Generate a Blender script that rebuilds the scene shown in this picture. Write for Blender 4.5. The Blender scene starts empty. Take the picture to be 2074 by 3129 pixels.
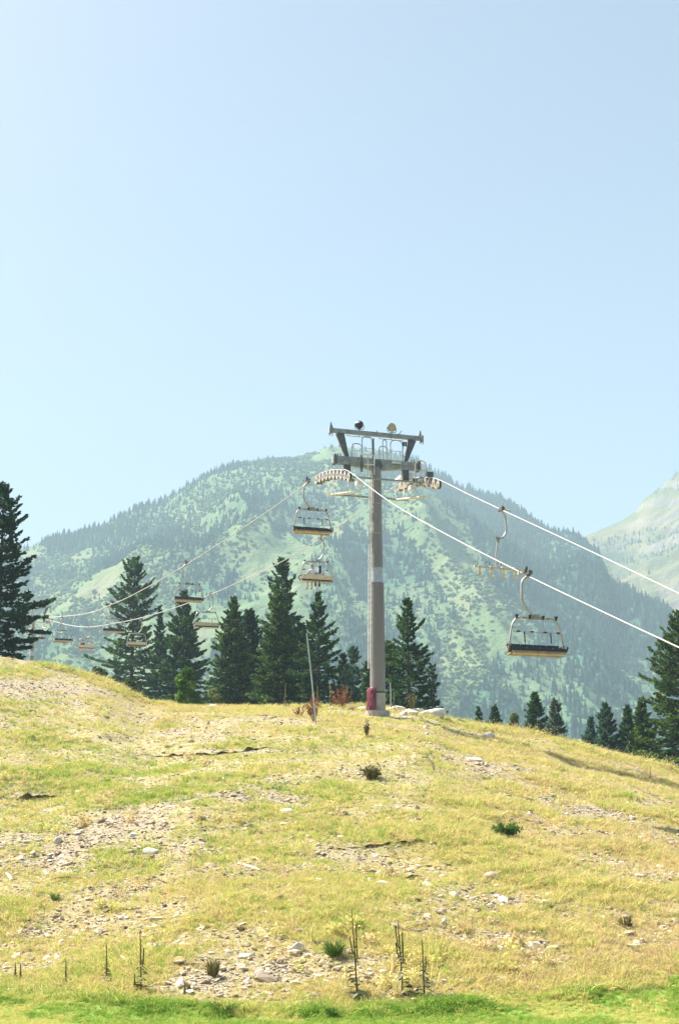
import bpy, bmesh, math, random
import numpy as np
from mathutils import Vector, Matrix, Euler
R = math.radians
scn = bpy.context.scene
col = scn.collection

# ------------------------------------------------------------------ camera, sky, sun, exposure
F = 3129 * 50 / 36            # focal length in photo pixels (50 mm lens, 36 mm tall frame)
PITCH = math.atan((2600 - 1564.5) / F)
cd = bpy.data.cameras.new('camera'); cam = bpy.data.objects.new('camera', cd); col.objects.link(cam)
cd.sensor_fit = 'VERTICAL'; cd.sensor_height = 36; cd.sensor_width = 24; cd.lens = 50
cd.clip_start = 0.5; cd.clip_end = 20000
cam.rotation_euler = (R(90) + PITCH, 0, 0); cam.location = (0, 0, 0)
scn.camera = cam

SUN_EL, SUN_AZ = R(51), R(62)      # azimuth measured from +Y towards -X (sun up on the left, behind the lift)
w = bpy.data.worlds.new('World'); scn.world = w; w.use_nodes = True
nt = w.node_tree; nt.nodes.clear()
sky = nt.nodes.new('ShaderNodeTexSky'); sky.sky_type = 'NISHITA'; sky.sun_disc = False
sky.sun_elevation = SUN_EL; sky.sun_rotation = -SUN_AZ
sky.altitude = 1900; sky.air_density = 0.6; sky.dust_density = 10.0; sky.ozone_density = 0.0
bg = nt.nodes.new('ShaderNodeBackground'); bg.inputs[1].default_value = 0.066
wo = nt.nodes.new('ShaderNodeOutputWorld')
nt.links.new(sky.outputs[0], bg.inputs[0]); nt.links.new(bg.outputs[0], wo.inputs[0])
sd = bpy.data.lights.new('sun', 'SUN'); sd.energy = 5.0; sd.angle = R(0.5); sd.color = (1.0, 0.95, 0.86)
sun = bpy.data.objects.new('sun', sd); col.objects.link(sun)
sdir = Vector((-math.sin(SUN_AZ) * math.cos(SUN_EL), math.cos(SUN_AZ) * math.cos(SUN_EL), math.sin(SUN_EL)))
sun.rotation_euler = sdir.to_track_quat('Z', 'Y').to_euler(); sun.location = sdir * 400
scn.view_settings.view_transform = 'Standard'; scn.view_settings.look = 'None'
scn.view_settings.exposure = 1.95; scn.view_settings.gamma = 1; scn.view_settings.use_curve_mapping = False
scn.cycles.use_denoising = True
scn.cycles.max_bounces = 6; scn.cycles.diffuse_bounces = 3; scn.cycles.transparent_max_bounces = 8

# ------------------------------------------------------------------ helpers
def at(px, py, Y):
    """world point at distance Y that the photo shows at pixel (px, py)"""
    dx = (px - 1037) / F; dy = (1564.5 - py) / F
    yd = math.cos(PITCH) - math.sin(PITCH) * dy; zd = math.sin(PITCH) + math.cos(PITCH) * dy
    return Vector((dx / yd * Y, Y, zd / yd * Y))

def proj(x, y, z):
    c, s = math.cos(PITCH), math.sin(PITCH)
    d = y * c + z * s; v = -y * s + z * c
    return 1037 + F * x / d, 1564.5 - F * v / d

def hash2(ix, iy, seed):
    n = (ix.astype(np.int64) * 374761393 + iy.astype(np.int64) * 668265263 + seed * 1442695041) & 0x7fffffff
    n = ((n ^ (n >> 13)) * 1274126177) & 0x7fffffff
    return ((n ^ (n >> 16)) & 0xffff) / 65535.0

def vnoise(x, y, seed=0):
    x = np.asarray(x, float); y = np.asarray(y, float)
    ix = np.floor(x); iy = np.floor(y); fx = x - ix; fy = y - iy
    fx = fx * fx * (3 - 2 * fx); fy = fy * fy * (3 - 2 * fy)
    a = hash2(ix, iy, seed); b = hash2(ix + 1, iy, seed); c = hash2(ix, iy + 1, seed); d = hash2(ix + 1, iy + 1, seed)
    return (a * (1 - fx) + b * fx) * (1 - fy) + (c * (1 - fx) + d * fx) * fy

def fbm(x, y, seed=0, oct=4):
    v = 0; amp = 0.5; f = 1; tot = 0
    for o in range(oct):
        v = v + amp * vnoise(x * f + 17.3 * o, y * f - 9.1 * o, seed + o); tot += amp; amp *= .5; f *= 2.03
    return v / tot

def ridged(x, y, seed=0, oct=4):
    v = 0; amp = .5; f = 1; tot = 0
    for o in range(oct):
        n = 1 - np.abs(2 * vnoise(x * f + 5.7 * o, y * f + 3.1 * o, seed + o) - 1)
        v = v + amp * n; tot += amp; amp *= .5; f *= 2.1
    return v / tot

def tag(o, label=None, cat=None, group=None, kind=None):
    if label: o['label'] = label
    if cat: o['category'] = cat
    if group: o['group'] = group
    if kind: o['kind'] = kind
    return o

def empty(name, loc=(0, 0, 0), rz=0):
    o = bpy.data.objects.new(name, None); col.objects.link(o)
    o.location = loc; o.rotation_euler = (0, 0, rz); o.empty_display_size = .2
    return o

def fast_mesh(name, v, f, mats=(), smooth=False, attrs=None, n=None):
    """mesh from numpy arrays: v (N,3), f (M,k)"""
    me = bpy.data.meshes.new(name)
    v = np.asarray(v, np.float32); f = np.asarray(f, np.int32); k = f.shape[1]
    me.vertices.add(len(v)); me.vertices.foreach_set('co', v.ravel())
    me.loops.add(f.size); me.loops.foreach_set('vertex_index', f.ravel())
    me.polygons.add(len(f)); me.polygons.foreach_set('loop_start', np.arange(0, f.size, k, dtype=np.int32))
    me.polygons.foreach_set('loop_total', np.full(len(f), k, np.int32))
    if smooth: me.polygons.foreach_set('use_smooth', np.ones(len(f), bool))
    me.update(calc_edges=True)
    for nme, dom, arr in (attrs or []):
        a = me.attributes.new(nme, 'FLOAT', dom); a.data.foreach_set('value', np.asarray(arr, np.float32).ravel())
    for m in mats: me.materials.append(m)
    return me

def link(name, me, parent=None):
    o = bpy.data.objects.new(name, me); col.objects.link(o)
    if parent: o.parent = parent
    return o

class MB:
    def __init__(s): s.v = []; s.f = []
    def add(s, v, f):
        n = len(s.v); s.v += [tuple(p) for p in v]; s.f += [tuple(i + n for i in q) for q in f]; return s
    def box(s, c, d, rot=None, taper=1.0):
        c = Vector(c); v = []
        for z in (-.5, .5):
            for x, y in ((-.5, -.5), (.5, -.5), (.5, .5), (-.5, .5)):
                t = taper if z > 0 else 1
                p = Vector((x * d[0] * t, y * d[1] * t, z * d[2]))
                if rot is not None: p = rot @ p
                v.append(c + p)
        return s.add(v, [(3, 2, 1, 0), (4, 5, 6, 7), (0, 1, 5, 4), (1, 2, 6, 5), (2, 3, 7, 6), (3, 0, 4, 7)])
    def beam(s, a, b, wd, h, w2=None, h2=None, side=None):
        a = Vector(a); b = Vector(b); d = (b - a).normalized()
        sx = Vector(side) if side else (d.cross(Vector((0, 0, 1))) if abs(d.z) < .95 else Vector((1, 0, 0)))
        sx = (sx - d * sx.dot(d)).normalized(); sy = d.cross(sx)
        w2 = w2 or wd; h2 = h2 or h; v = []
        for p, ww, hh in ((a, wd, h), (b, w2, h2)):
            for x, y in ((-.5, -.5), (.5, -.5), (.5, .5), (-.5, .5)): v.append(p + sx * x * ww + sy * y * hh)
        return s.add(v, [(3, 2, 1, 0), (4, 5, 6, 7), (0, 1, 5, 4), (1, 2, 6, 5), (2, 3, 7, 6), (3, 0, 4, 7)])
    def tube(s, pts, r, n=8, cap=True):
        pts = [Vector(p) for p in pts]; m = len(pts)
        rs = r if isinstance(r, (list, tuple)) else [r] * m
        prev = None; v = []; f = []
        for i, p in enumerate(pts):
            d = (pts[min(i + 1, m - 1)] - pts[max(i - 1, 0)]).normalized()
            if prev is None:
                prev = d.cross(Vector((0, 0, 1)) if abs(d.z) < .9 else Vector((1, 0, 0))).normalized()
            sx = (prev - d * prev.dot(d)).normalized(); prev = sx; sy = d.cross(sx)
            for k in range(n):
                t = 2 * math.pi * k / n; v.append(p + (sx * math.cos(t) + sy * math.sin(t)) * rs[i])
        for i in range(m - 1):
            for k in range(n): f.append((i * n + k, i * n + (k + 1) % n, (i + 1) * n + (k + 1) % n, (i + 1) * n + k))
        if cap: f.append(tuple(range(n - 1, -1, -1))); f.append(tuple((m - 1) * n + k for k in range(n)))
        return s.add(v, f)
    def disc(s, c, axis, r, th, n=18, r2=None):
        a = Vector(axis).normalized() * th / 2; c = Vector(c)
        return s.tube([c - a, c + a], [r, r2 or r], n)
    def mesh(s, name, m, smooth=False, bevel=0):
        me = bpy.data.meshes.new(name); me.from_pydata(s.v, [], s.f)
        if bevel:
            bm = bmesh.new(); bm.from_mesh(me)
            bmesh.ops.bevel(bm, geom=[e for e in bm.edges if len(e.link_faces) == 2 and e.calc_face_angle(0) > .6], offset=bevel, segments=2, affect='EDGES', profile=.6)
            bm.to_mesh(me); bm.free()
        me.update()
        if m: me.materials.append(m)
        if smooth:
            for p in me.polygons: p.use_smooth = True
            me.set_sharp_from_angle(angle=R(40))
        return me
    def build(s, name, m, parent=None, smooth=False, bevel=0):
        return link(name, s.mesh(name, m, smooth, bevel), parent)

def arc(pts, n=5):
    """round off the corners of a polyline"""
    pts = [Vector(p) for p in pts]; out = [pts[0]]
    for i in range(1, len(pts) - 1):
        a, b, c = pts[i - 1], pts[i], pts[i + 1]
        l = min((a - b).length, (c - b).length) * .45
        p0 = b + (a - b).normalized() * l; p1 = b + (c - b).normalized() * l
        for k in range(n + 1):
            t = k / n; out.append(p0 * (1 - t) ** 2 + b * 2 * t * (1 - t) + p1 * t * t)
    out.append(pts[-1]); return out

def copy_tree(o, parent=None):
    c = o.copy(); col.objects.link(c); c.parent = parent
    for ch in o.children: copy_tree(ch, c)
    return c

# ------------------------------------------------------------------ materials
def new_mat(name):
    m = bpy.data.materials.new(name); m.use_nodes = True; t = m.node_tree; t.nodes.clear()
    return m, t, t.nodes.new('ShaderNodeOutputMaterial')

def N(t, typ, **kw):
    n = t.nodes.new(typ)
    for k, v in kw.items(): setattr(n, k, v)
    return n

def ramp(t, fac, stops):
    r = N(t, 'ShaderNodeValToRGB'); e = r.color_ramp.elements
    while len(e) < len(stops): e.new(.5)
    for el, (p, c) in zip(e, stops): el.position = p; el.color = (*c, 1)
    t.links.new(fac, r.inputs[0]); return r.outputs[0]

def mat(name, c, rough=.6, metal=0, var=.18, scale=6, c2=None, bump=.0, streak=False):
    """painted / metal / fabric surface with uneven tone and wear"""
    m, t, out = new_mat(name)
    p = N(t, 'ShaderNodeBsdfPrincipled'); p.inputs['Roughness'].default_value = rough; p.inputs['Metallic'].default_value = metal
    tc = N(t, 'ShaderNodeTexCoord'); mp = N(t, 'ShaderNodeMapping')
    mp.inputs['Scale'].default_value = (scale, scale, scale * (.12 if streak else 1)); t.links.new(tc.outputs['Object'], mp.inputs[0])
    n = N(t, 'ShaderNodeTexNoise'); n.inputs['Scale'].default_value = 1; n.inputs['Detail'].default_value = 6; t.links.new(mp.outputs[0], n.inputs[0])
    c2 = c2 or tuple(x * (1 - 2 * var) for x in c)
    t.links.new(ramp(t, n.outputs[0], [(.3, c2), (.62, c)]), p.inputs['Base Color'])
    if bump:
        b = N(t, 'ShaderNodeBump'); b.inputs['Strength'].default_value = bump; b.inputs['Distance'].default_value = .02
        t.links.new(n.outputs[0], b.inputs['Height']); t.links.new(b.outputs[0], p.inputs['Normal'])
    t.links.new(p.outputs[0], out.inputs[0]); return m

def leaf_mat(name, stops, instancer=False, trans=.3):
    """leaves, needles and grass: own colour varies leaf by leaf, some light passes through"""
    m, t, out = new_mat(name)
    a = N(t, 'ShaderNodeAttribute', attribute_name='tint', attribute_type='INSTANCER' if instancer else 'GEOMETRY')
    c = ramp(t, a.outputs['Fac'], stops)
    d = N(t, 'ShaderNodeBsdfDiffuse'); tr = N(t, 'ShaderNodeBsdfTranslucent'); mx = N(t, 'ShaderNodeMixShader'); mx.inputs[0].default_value = trans
    t.links.new(c, d.inputs[0]); t.links.new(c, tr.inputs[0])
    t.links.new(d.outputs[0], mx.inputs[1]); t.links.new(tr.outputs[0], mx.inputs[2]); t.links.new(mx.outputs[0], out.inputs[0])
    return m

def rock_mat(name, lo, hi, scale=3):
    m, t, out = new_mat(name)
    p = N(t, 'ShaderNodeBsdfPrincipled'); p.inputs['Roughness'].default_value = .9
    tc = N(t, 'ShaderNodeTexCoord'); oi = N(t, 'ShaderNodeObjectInfo'); ad = N(t, 'ShaderNodeVectorMath', operation='ADD')
    t.links.new(tc.outputs['Object'], ad.inputs[0]); t.links.new(oi.outputs['Random'], ad.inputs[1])
    n = N(t, 'ShaderNodeTexNoise'); n.inputs['Scale'].default_value = scale; n.inputs['Detail'].default_value = 8; n.inputs['Roughness'].default_value = .65
    t.links.new(ad.outputs[0], n.inputs[0])
    t.links.new(ramp(t, n.outputs[0], [(.32, lo), (.58, hi)]), p.inputs['Base Color'])
    b = N(t, 'ShaderNodeBump'); b.inputs['Strength'].default_value = .5; b.inputs['Distance'].default_value = .03
    t.links.new(n.outputs[0], b.inputs['Height']); t.links.new(b.outputs[0], p.inputs['Normal'])
    t.links.new(p.outputs[0], out.inputs[0]); return m

M = {
 'galv': mat('galvanised steel', (.50, .52, .51), .45, .55, .15, 3),
 'arm': mat('weathered green grey paint', (.36, .38, .33), .55, .1, .2, 4),
 'arm_dark': mat('dark grey paint', (.13, .135, .13), .55, .1, .2, 4),
 'mast_low': mat('brown grey mast paint', (.23, .21, .195), .6, .05, .10, 1.2, streak=True),
 'mast_up': mat('galvanised mast', (.29, .27, .235), .5, .35, .12, 1.5, streak=True),
 'mast_base': mat('pale grey mast base', (.40, .38, .33), .7, 0, .12, 3),
 'concrete': mat('concrete', (.42, .39, .34), .9, 0, .2, 5, bump=.3),
 'white_panel': mat('white grating and painted sunlight', (.78, .76, .70), .6, 0, .1, 5),  # white of grating and boxes; on the ladder it paints in sunlight
 'sheave': mat('cream sheave', (.40, .37, .31), .5, .1, .12, 8),
 'rubber': mat('black rubber', (.025, .022, .02), .8, 0, .1, 10),
 'black': mat('black vinyl', (.016, .018, .024), .45, 0, .1, 8),
 'frame': mat('beige tubing', (.50, .47, .40), .45, .25, .12, 5),
 'cream': mat('cream shell', (.66, .58, .42), .5, 0, .12, 4),
 'tan': mat('tan pan', (.40, .30, .15), .55, 0, .25, 4),
 'rope': mat('steel rope', (.46, .44, .42), .5, .2, .08, 3),
 'red': mat('red vinyl pad', (.17, .010, .030), .5, 0, .22, 3, bump=.5),
 'lamp': mat('cream lamp face', (.62, .48, .24), .5, 0, .1, 3),
 'sign_white': mat('sign white', (.75, .75, .72), .6, 0, .05, 3),
 'soil': mat('dark soil', (.24, .145, .08), .95, 0, .35, 4, bump=.8),
 'wood': mat('weathered wood', (.36, .31, .25), .9, 0, .3, 6),
 'darkwood': mat('dark stick', (.10, .07, .05), .9, 0, .3, 6),
 'bark': mat('bark', (.085, .065, .05), .95, 0, .3, 6, bump=.5),
 'skin': mat('skin', (.55, .31, .22), .6, 0, .08, 8),
 'hair_b': mat('black hair', (.012, .010, .010), .5, 0, .1, 20),
 'hair_g': mat('sandy hair', (.42, .27, .15), .6, 0, .15, 20),
 'shirt_w': mat('white shirt', (.78, .72, .74), .85, 0, .06, 8),
 'shirt_r': mat('dark red shirt', (.32, .05, .04), .85, 0, .1, 8),
 'shorts': mat('tan shorts', (.30, .24, .18), .9, 0, .1, 8),
 'pants': mat('black pants', (.02, .02, .025), .9, 0, .1, 8),
 'shoe': mat('brown shoe', (.22, .10, .07), .7, 0, .1, 8),
 'shoe_p': mat('pale shoe', (.7, .55, .45), .7, 0, .1, 8),
}
needle_stops = {
 'green': [(0, (0.0182, 0.0469, 0.0244)), (.5, (0.0473, 0.1065, 0.0348)), (1, (0.1364, 0.2236, 0.0592))],
 'dark': [(0, (0.0146, 0.0382, 0.0244)), (.5, (0.0327, 0.0767, 0.0348)), (1, (0.0909, 0.1598, 0.0558))],
 'warm': [(0, (0.0254, 0.0554, 0.0209)), (.5, (0.0727, 0.1362, 0.0348)), (1, (0.2090, 0.2769, 0.0697))],
 'blue': [(0, (0.0254, 0.0640, 0.0454)), (.5, (0.0727, 0.1491, 0.0958)), (1, (0.1998, 0.3089, 0.1828))],
 'grey': [(0, (0.0400, 0.0640, 0.0384)), (.5, (0.1000, 0.1407, 0.0767)), (1, (0.2180, 0.2662, 0.1481))],
 'leaf': [(0, (.050, .115, .020)), (.5, (.110, .215, .035)), (1, (.21, .33, .065))],
 'pale': [(0, (.08, .12, .04)), (.5, (.17, .22, .07)), (1, (.30, .33, .12))],
}
for k, s in needle_stops.items(): M['n_' + k] = leaf_mat('needles ' + k, s, trans=.34 if k not in ('leaf', 'pale') else .4)
M['rock'] = rock_mat('pale limestone', (.48, .41, .32), (.78, .72, .62))
M['rock_b'] = rock_mat('brown rock', (.24, .17, .11), (.44, .35, .25))
M['gravel'] = None

# ------------------------------------------------------------------ shape of the ground
crest_px = [-600, -300, 0, 100, 200, 300, 380, 440, 560, 800, 1000, 1150, 1300, 1420, 1550, 1700, 1800, 1900, 2074, 2400, 2800]
crest_py = [1960, 1965, 1995, 2012, 2034, 2064, 2098, 2136, 2146, 2148, 2150, 2153, 2164, 2194, 2214, 2243, 2268, 2294, 2340, 2420, 2500]
_ck = [at(a, b, 1) for a, b in zip(crest_px, crest_py)]
CU = np.linspace(_ck[0].x, _ck[-1].x, 240)
_t = np.interp(CU, [k.x for k in _ck], [k.z for k in _ck])
CT = np.convolve(np.pad(_t, 3, mode='edge'), np.array([1, 3, 5, 6, 5, 3, 1]) / 24, mode='valid') - .0022 - .0022 * np.clip((CU - .04) / .06, 0, 1)
CK = CT.copy()
YC = 78.0; Z0 = -2.75
edge_px = [-400, 0, 350, 700, 900, 1100, 1350, 1700, 2074, 2500]
edge_py = [3040, 3052, 3070, 3092, 3098, 3092, 3074, 3052, 3016, 2990]
EU = np.array([at(a, 2900, 1).x for a in edge_px]); EY = np.full(len(edge_px), 25.0)
def lawn_edge(x, y):
    u = x / np.maximum(y, 6); return np.interp(u, EU, EY) + (fbm(x * .9, x * 0 + 3, 5) - .5) * .5

RUTS = [  # eroded lips across the slope, as seen in the photo: (pixels, height)
 ([(395, 2308), (470, 2306), (525, 2312), (600, 2312), (690, 2305), (760, 2293), (810, 2286), (830, 2288), (900, 2290), (965, 2291)], .10),
 ([(45, 2440), (90, 2440), (140, 2436), (187, 2438)], .16),
 ([(935, 2602), (1040, 2598), (1130, 2588), (1180, 2581), (1260, 2573), (1340, 2572), (1415, 2580)], .11),
 ([(-20, 2692), (110, 2688), (220, 2690), (330, 2684), (460, 2692), (600, 2690)], .09),
 ([(930, 2690), (1010, 2676), (1080, 2664), (1150, 2668), (1200, 2676), (1250, 2688), (1300, 2682), (1390, 2690)], .105),
]
ruts_world = []

def H0(x, y):
    x = np.asarray(x, float); y = np.asarray(y, float)
    u = x / np.maximum(y, 8); k = np.interp(u, CU, CK); zc = k * YC
    f = np.clip((y - 25) / (YC - 25), 0, 1)
    left = np.clip((-.10 - u) / .1, 0, 1)
    prof = (f + .05 * np.sin(math.pi * f)) * (1 - left) + (f ** 1.22) * left
    edge = np.clip((y - 20) / 8, 0, 1) ** 2
    z = Z0 + (zc - Z0) * prof + .25 * np.clip(u * 4, -.3, 1) * edge * (1 - f)
    z = np.where(y < 18, Z0 + 1.1 * np.clip((18 - y) / 18, 0, 1.5), z)
    bs = np.interp(u, [-.24, -.12, 0, .06, .12, .24], [.088, .085, .08, .06, .02, .0])
    d = np.maximum(y - YC, 0)
    back = zc + bs * d - .35 * np.minimum(d, 6) * .25
    z = np.where(y > YC, back, z)
    fall = np.clip((y - 245) / 90, 0, 1); fall = fall * fall * (3 - 2 * fall)
    z = z * (1 - fall) + (-2.0) * fall
    n = (fbm(x * .16, y * .16, 3) - .5) * .9 + (fbm(x * .7, y * .7, 9, 3) - .5) * .22
    amt = np.clip((y - 26) / 8, 0, 1) * np.interp(y, [55, 72, 95], [1, .45, .8])
    return z + n * amt  + (fbm(x * 2.6, y * 2.6, 21, 3) - .5) * .10 * amt

def H(x, y):
    z = H0(x, y)
    return z

def ground_at(px, py, fn=None):
    fn = fn or H
    ys = np.arange(19, 82, .04); k = at(px, py, 1)
    hit = np.nonzero(k.z * ys <= fn(k.x * ys, ys))[0]
    Y = ys[hit[0]] if len(hit) else 77.0
    return Vector((k.x * Y, Y, float(fn(np.array([k.x * Y]), np.array([Y]))[0])))

_yy = np.arange(40, 110, .5)
for _ in range(4):
    XX = CU[:, None] * _yy[None, :]; YY = np.broadcast_to(_yy, XX.shape)
    CK = CK + (CT - (H0(XX, YY) / YY).max(1)) * .9
EU, EY = (np.array(q) for q in zip(*[(g.x / g.y, g.y) for g in (ground_at(a, b, H0) for a, b in zip(edge_px, edge_py))]))
for P, h in RUTS:
    W = np.array([ground_at(a, b, H0) for a, b in P]); ruts_world.append((W, h))

# gravelly patches on the slope (pixel centre, half sizes)
GRAV = [((230, 2560), 330, 70), ((470, 2640), 220, 60), ((820, 2410), 150, 60), ((620, 2990), 170, 55), ((1400, 2320), 140, 40),
        ((1080, 2640), 150, 35), ((150, 2110), 200, 50), ((620, 2220), 170, 40), ((1250, 2950), 280, 60), ((950, 2950), 200, 60),
        ((1650, 2880), 180, 50), ((350, 2830), 260, 60), ((1750, 2500), 200, 50), ((1950, 2980), 160, 40), ((1480, 2760), 160, 40), ((1240, 2330), 80, 30), ((300, 2900), 300, 60)]
gblobs = []
for (cx, cy), hx, hy in GRAV:
    c = ground_at(cx, cy, H0); e = ground_at(cx, min(cy + hy, 3080), H0); k = abs(hx * c.y / F)
    gblobs.append((c.x, c.y, k, max(abs(c.y - e.y), 1.0)))
def gravel(x, y):
    g = np.zeros_like(np.asarray(x, float))
    for cx, cy, rx, ry in gblobs:
        d = np.sqrt(((x - cx) / rx) ** 2 + ((y - cy) / ry) ** 2)
        g = np.maximum(g, np.clip(1.35 - d, 0, 1))
    n = fbm(x * .55, y * .55, 44, 4)
    return np.clip(g * (.10 + 1.25 * n) * np.where(x > 1.0, .7, 1.0) + np.clip((n - .53) * 3.2, 0, .65), 0, 1)

# ------------------------------------------------------------------ hillside mesh
ys = np.concatenate([np.arange(-14, 20, 1.0), np.arange(20, 84, .17), 84 + np.cumsum(np.linspace(.4, 9, 56))])
us = np.linspace(-.37, .37, 340)
Yg, Ug = np.meshgrid(ys, us, indexing='ij'); Xg = Ug * (np.maximum(Yg, -14) + 24)
Zg = H(Xg, Yg)
nr, nc = Xg.shape
idx = np.arange(nr * nc).reshape(nr, nc)
faces = np.stack([idx[:-1, :-1], idx[:-1, 1:], idx[1:, 1:], idx[1:, :-1]], -1).reshape(-1, 4)
le = lawn_edge(Xg, Yg)
lawn_w = np.clip((le - Yg) / .5 + .5, 0, 1)
m, t, out = new_mat('dry slope')
p = N(t, 'ShaderNodeBsdfPrincipled'); p.inputs['Roughness'].default_value = .95
tc = N(t, 'ShaderNodeTexCoord')
def noise(scale, det=6, rgh=.6):
    n = N(t, 'ShaderNodeTexNoise'); n.inputs['Scale'].default_value = scale; n.inputs['Detail'].default_value = det; n.inputs['Roughness'].default_value = rgh
    t.links.new(tc.outputs['Object'], n.inputs[0]); return n.outputs[0]
def mixc(fac, a, b):
    x = N(t, 'ShaderNodeMix', data_type='RGBA'); t.links.new(fac, x.inputs[0]); t.links.new(a, x.inputs[6]); t.links.new(b, x.inputs[7]); return x.outputs[2]
soil = ramp(t, noise(5), [(.3, (.20, .15, .09)), (.5, (.33, .26, .17)), (.7, (.46, .38, .27))])  # bare soil tone, darkened to hold the shadows between stones
dry = ramp(t, noise(2.2), [(.3, (.25, .22, .085)), (.5, (.36, .31, .14)), (.72, (.46, .39, .21))])  # dry ground tone, lowered to paint in shade between the plants
lawnc = ramp(t, noise(3), [(.3, (.15, .29, .035)), (.6, (.23, .38, .055)), (.8, (.34, .44, .10))])
ga = N(t, 'ShaderNodeAttribute', attribute_name='gravel'); la = N(t, 'ShaderNodeAttribute', attribute_name='lawn')
t.links.new(mixc(la.outputs['Fac'], mixc(ga.outputs['Fac'], dry, soil), lawnc), p.inputs['Base Color'])
bmp = N(t, 'ShaderNodeBump'); bmp.inputs['Strength'].default_value = .9; bmp.inputs['Distance'].default_value = .08
t.links.new(noise(9, 8, .7), bmp.inputs['Height']); t.links.new(bmp.outputs[0], p.inputs['Normal'])
t.links.new(p.outputs[0], out.inputs[0]); M['slope'] = m
gw = np.clip(gravel(Xg, Yg) * .72 + .2, 0, 1)
o = link('hillside', fast_mesh('hillside', np.stack([Xg, Yg, Zg], -1).reshape(-1, 3), faces, [m], True,
         [('gravel', 'POINT', gw), ('lawn', 'POINT', lawn_w)]))
tag(o, kind='structure')

# ------------------------------------------------------------------ mountains
def grid_obj(name, X, Y, Z, mt, attrs):
    a, b = X.shape; ix = np.arange(a * b).reshape(a, b)
    f = np.stack([ix[:-1, :-1], ix[:-1, 1:], ix[1:, 1:], ix[1:, :-1]], -1).reshape(-1, 4)
    o = link(name, fast_mesh(name, np.stack([X, Y, Z], -1).reshape(-1, 3), f, [mt], True, attrs)); tag(o, kind='structure'); return o

ridge_px = [-900, -400, 0, 110, 190, 300, 400, 430, 480, 560, 650, 740, 820, 900, 960, 1000, 1040, 1100, 1200, 1280, 1340, 1400, 1500, 1560, 1600, 1640, 1700, 1765, 1790, 1830, 1850, 1872, 1920, 2000, 2074, 2300, 2800]
ridge_py = [1780, 1740, 1672, 1645, 1615, 1590, 1537, 1526, 1522, 1476, 1432, 1396, 1386, 1381, 1362, 1350, 1352, 1358, 1372, 1400, 1440, 1474, 1510, 1535, 1564, 1594, 1624, 1648, 1675, 1722, 1790, 1850, 1892, 1962, 2004, 2120, 2300]
ridge_py = [b + (22 if a < 980 else 12) for a, b in zip(ridge_px, ridge_py)]
_rk = [at(a, b, 1) for a, b in zip(ridge_px, ridge_py)]
RU = np.array([k.x for k in _rk]); RK = np.array([k.z for k in _rk])
def ridge_R(u): return 1780 + 60 * np.sin(u * 9) - 380 * np.clip((u - .15) / .1, 0, 1)
YB = 860.0
def mountain_z(u, y):
    Rr = ridge_R(u); zr = np.interp(u, RU, RK) * Rr
    x = u * y
    z0 = -6 + 40 * np.clip((y - 300) / 560, 0, 1) ** 1.4
    wv = np.clip((y - YB) / (Rr - YB), 0, 1)
    z = z0 + (zr - z0) * (.85 * wv + .15 * wv ** 2)
    sp = ridged((x + .25 * (y - 1200)) / 260, (y - .2 * x) / 900, 7, 4) - .55
    env = np.sin(math.pi * np.clip(wv, 0, 1)) ** .8
    z = z + sp * 210 * env
    z = z + (fbm(x / 70, y / 110, 15, 4) - .5) * 34 * (env * .9 + .1)
    beh = np.clip((y - Rr) / 400, 0, 1.5)
    z = np.where(y > Rr, zr - 180 * beh ** 1.2, z)
    return z
um = np.linspace(-.44, .44, 440)
rows = []
for v in np.concatenate([np.linspace(290, YB, 24)[:-1]]): rows.append(np.full_like(um, v))
for wv in np.linspace(0, 1, 260): rows.append(YB + (ridge_R(um) - YB) * wv)
for d in np.linspace(20, 420, 12): rows.append(ridge_R(um) + d)
Ym = np.stack(rows); Um = np.broadcast_to(um, Ym.shape); Xm = Um * Ym; Zm = mountain_z(Um, Ym)

def in_poly(px, py, P):
    r = np.zeros(px.shape, bool); n = len(P)
    for i in range(n):
        x1, y1 = P[i]; x2, y2 = P[(i + 1) % n]
        c = ((y1 > py) != (y2 > py)) & (px < (x2 - x1) * (py - y1) / (y2 - y1 + 1e-9) + x1); r ^= c
    return r
CHUTE = [(1300, 1570), (1400, 1580), (1440, 1680), (1500, 1780), (1590, 1850), (1640, 1960), (1560, 2010), (1470, 2080), (1400, 2150), (1310, 2190), (1350, 2060), (1390, 1960), (1375, 1860), (1330, 1740), (1240, 1640)]
CLEAR2 = [(830, 1670), (960, 1600), (1040, 1540), (1110, 1560), (1040, 1640), (940, 1680)]
TOPM = [(560, 1480), (800, 1390), (1000, 1355), (1080, 1420), (1020, 1520), (900, 1500), (760, 1490), (640, 1560), (520, 1590), (420, 1590)]
def forest(x, y, z):
    """0 meadow .. 1 closed conifer wood"""
    px, py = proj(x, y, z)
    wob = (fbm(x / 60, y / 60, 77, 3) - .5) * 110
    n = fbm((x + .35 * y) / 110, y / 170, 61, 4)
    f = np.clip((n - .44) * 5.5, 0, 1)
    low = np.clip((py - 1560) / 160, 0, 1)
    f = np.clip(f + .5 * low * (px > 950), 0, 1)
    f = np.where((px < 1120) & (py < 1620), f * .55, f)
    f = np.where((px > 1420) & (py < 2010), np.clip(f + .35, 0, 1), f)
    f = np.where(in_poly(px + wob, py + wob * .6, CHUTE), np.clip((n - .58) * 4, 0, .2), f)
    f = np.where(in_poly(px + wob, py + wob * .5, CLEAR2), np.clip((n - .55) * 4, 0, .3), f)
    f = np.where(in_poly(px + wob, py + wob * .5, TOPM), np.clip((n - .52) * 3, 0, .3), f)
    return f
Fm = forest(Xm, Ym, Zm)
m, t, out = new_mat('mountain slope')
p = N(t, 'ShaderNodeBsdfDiffuse'); tc = N(t, 'ShaderNodeTexCoord')
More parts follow.
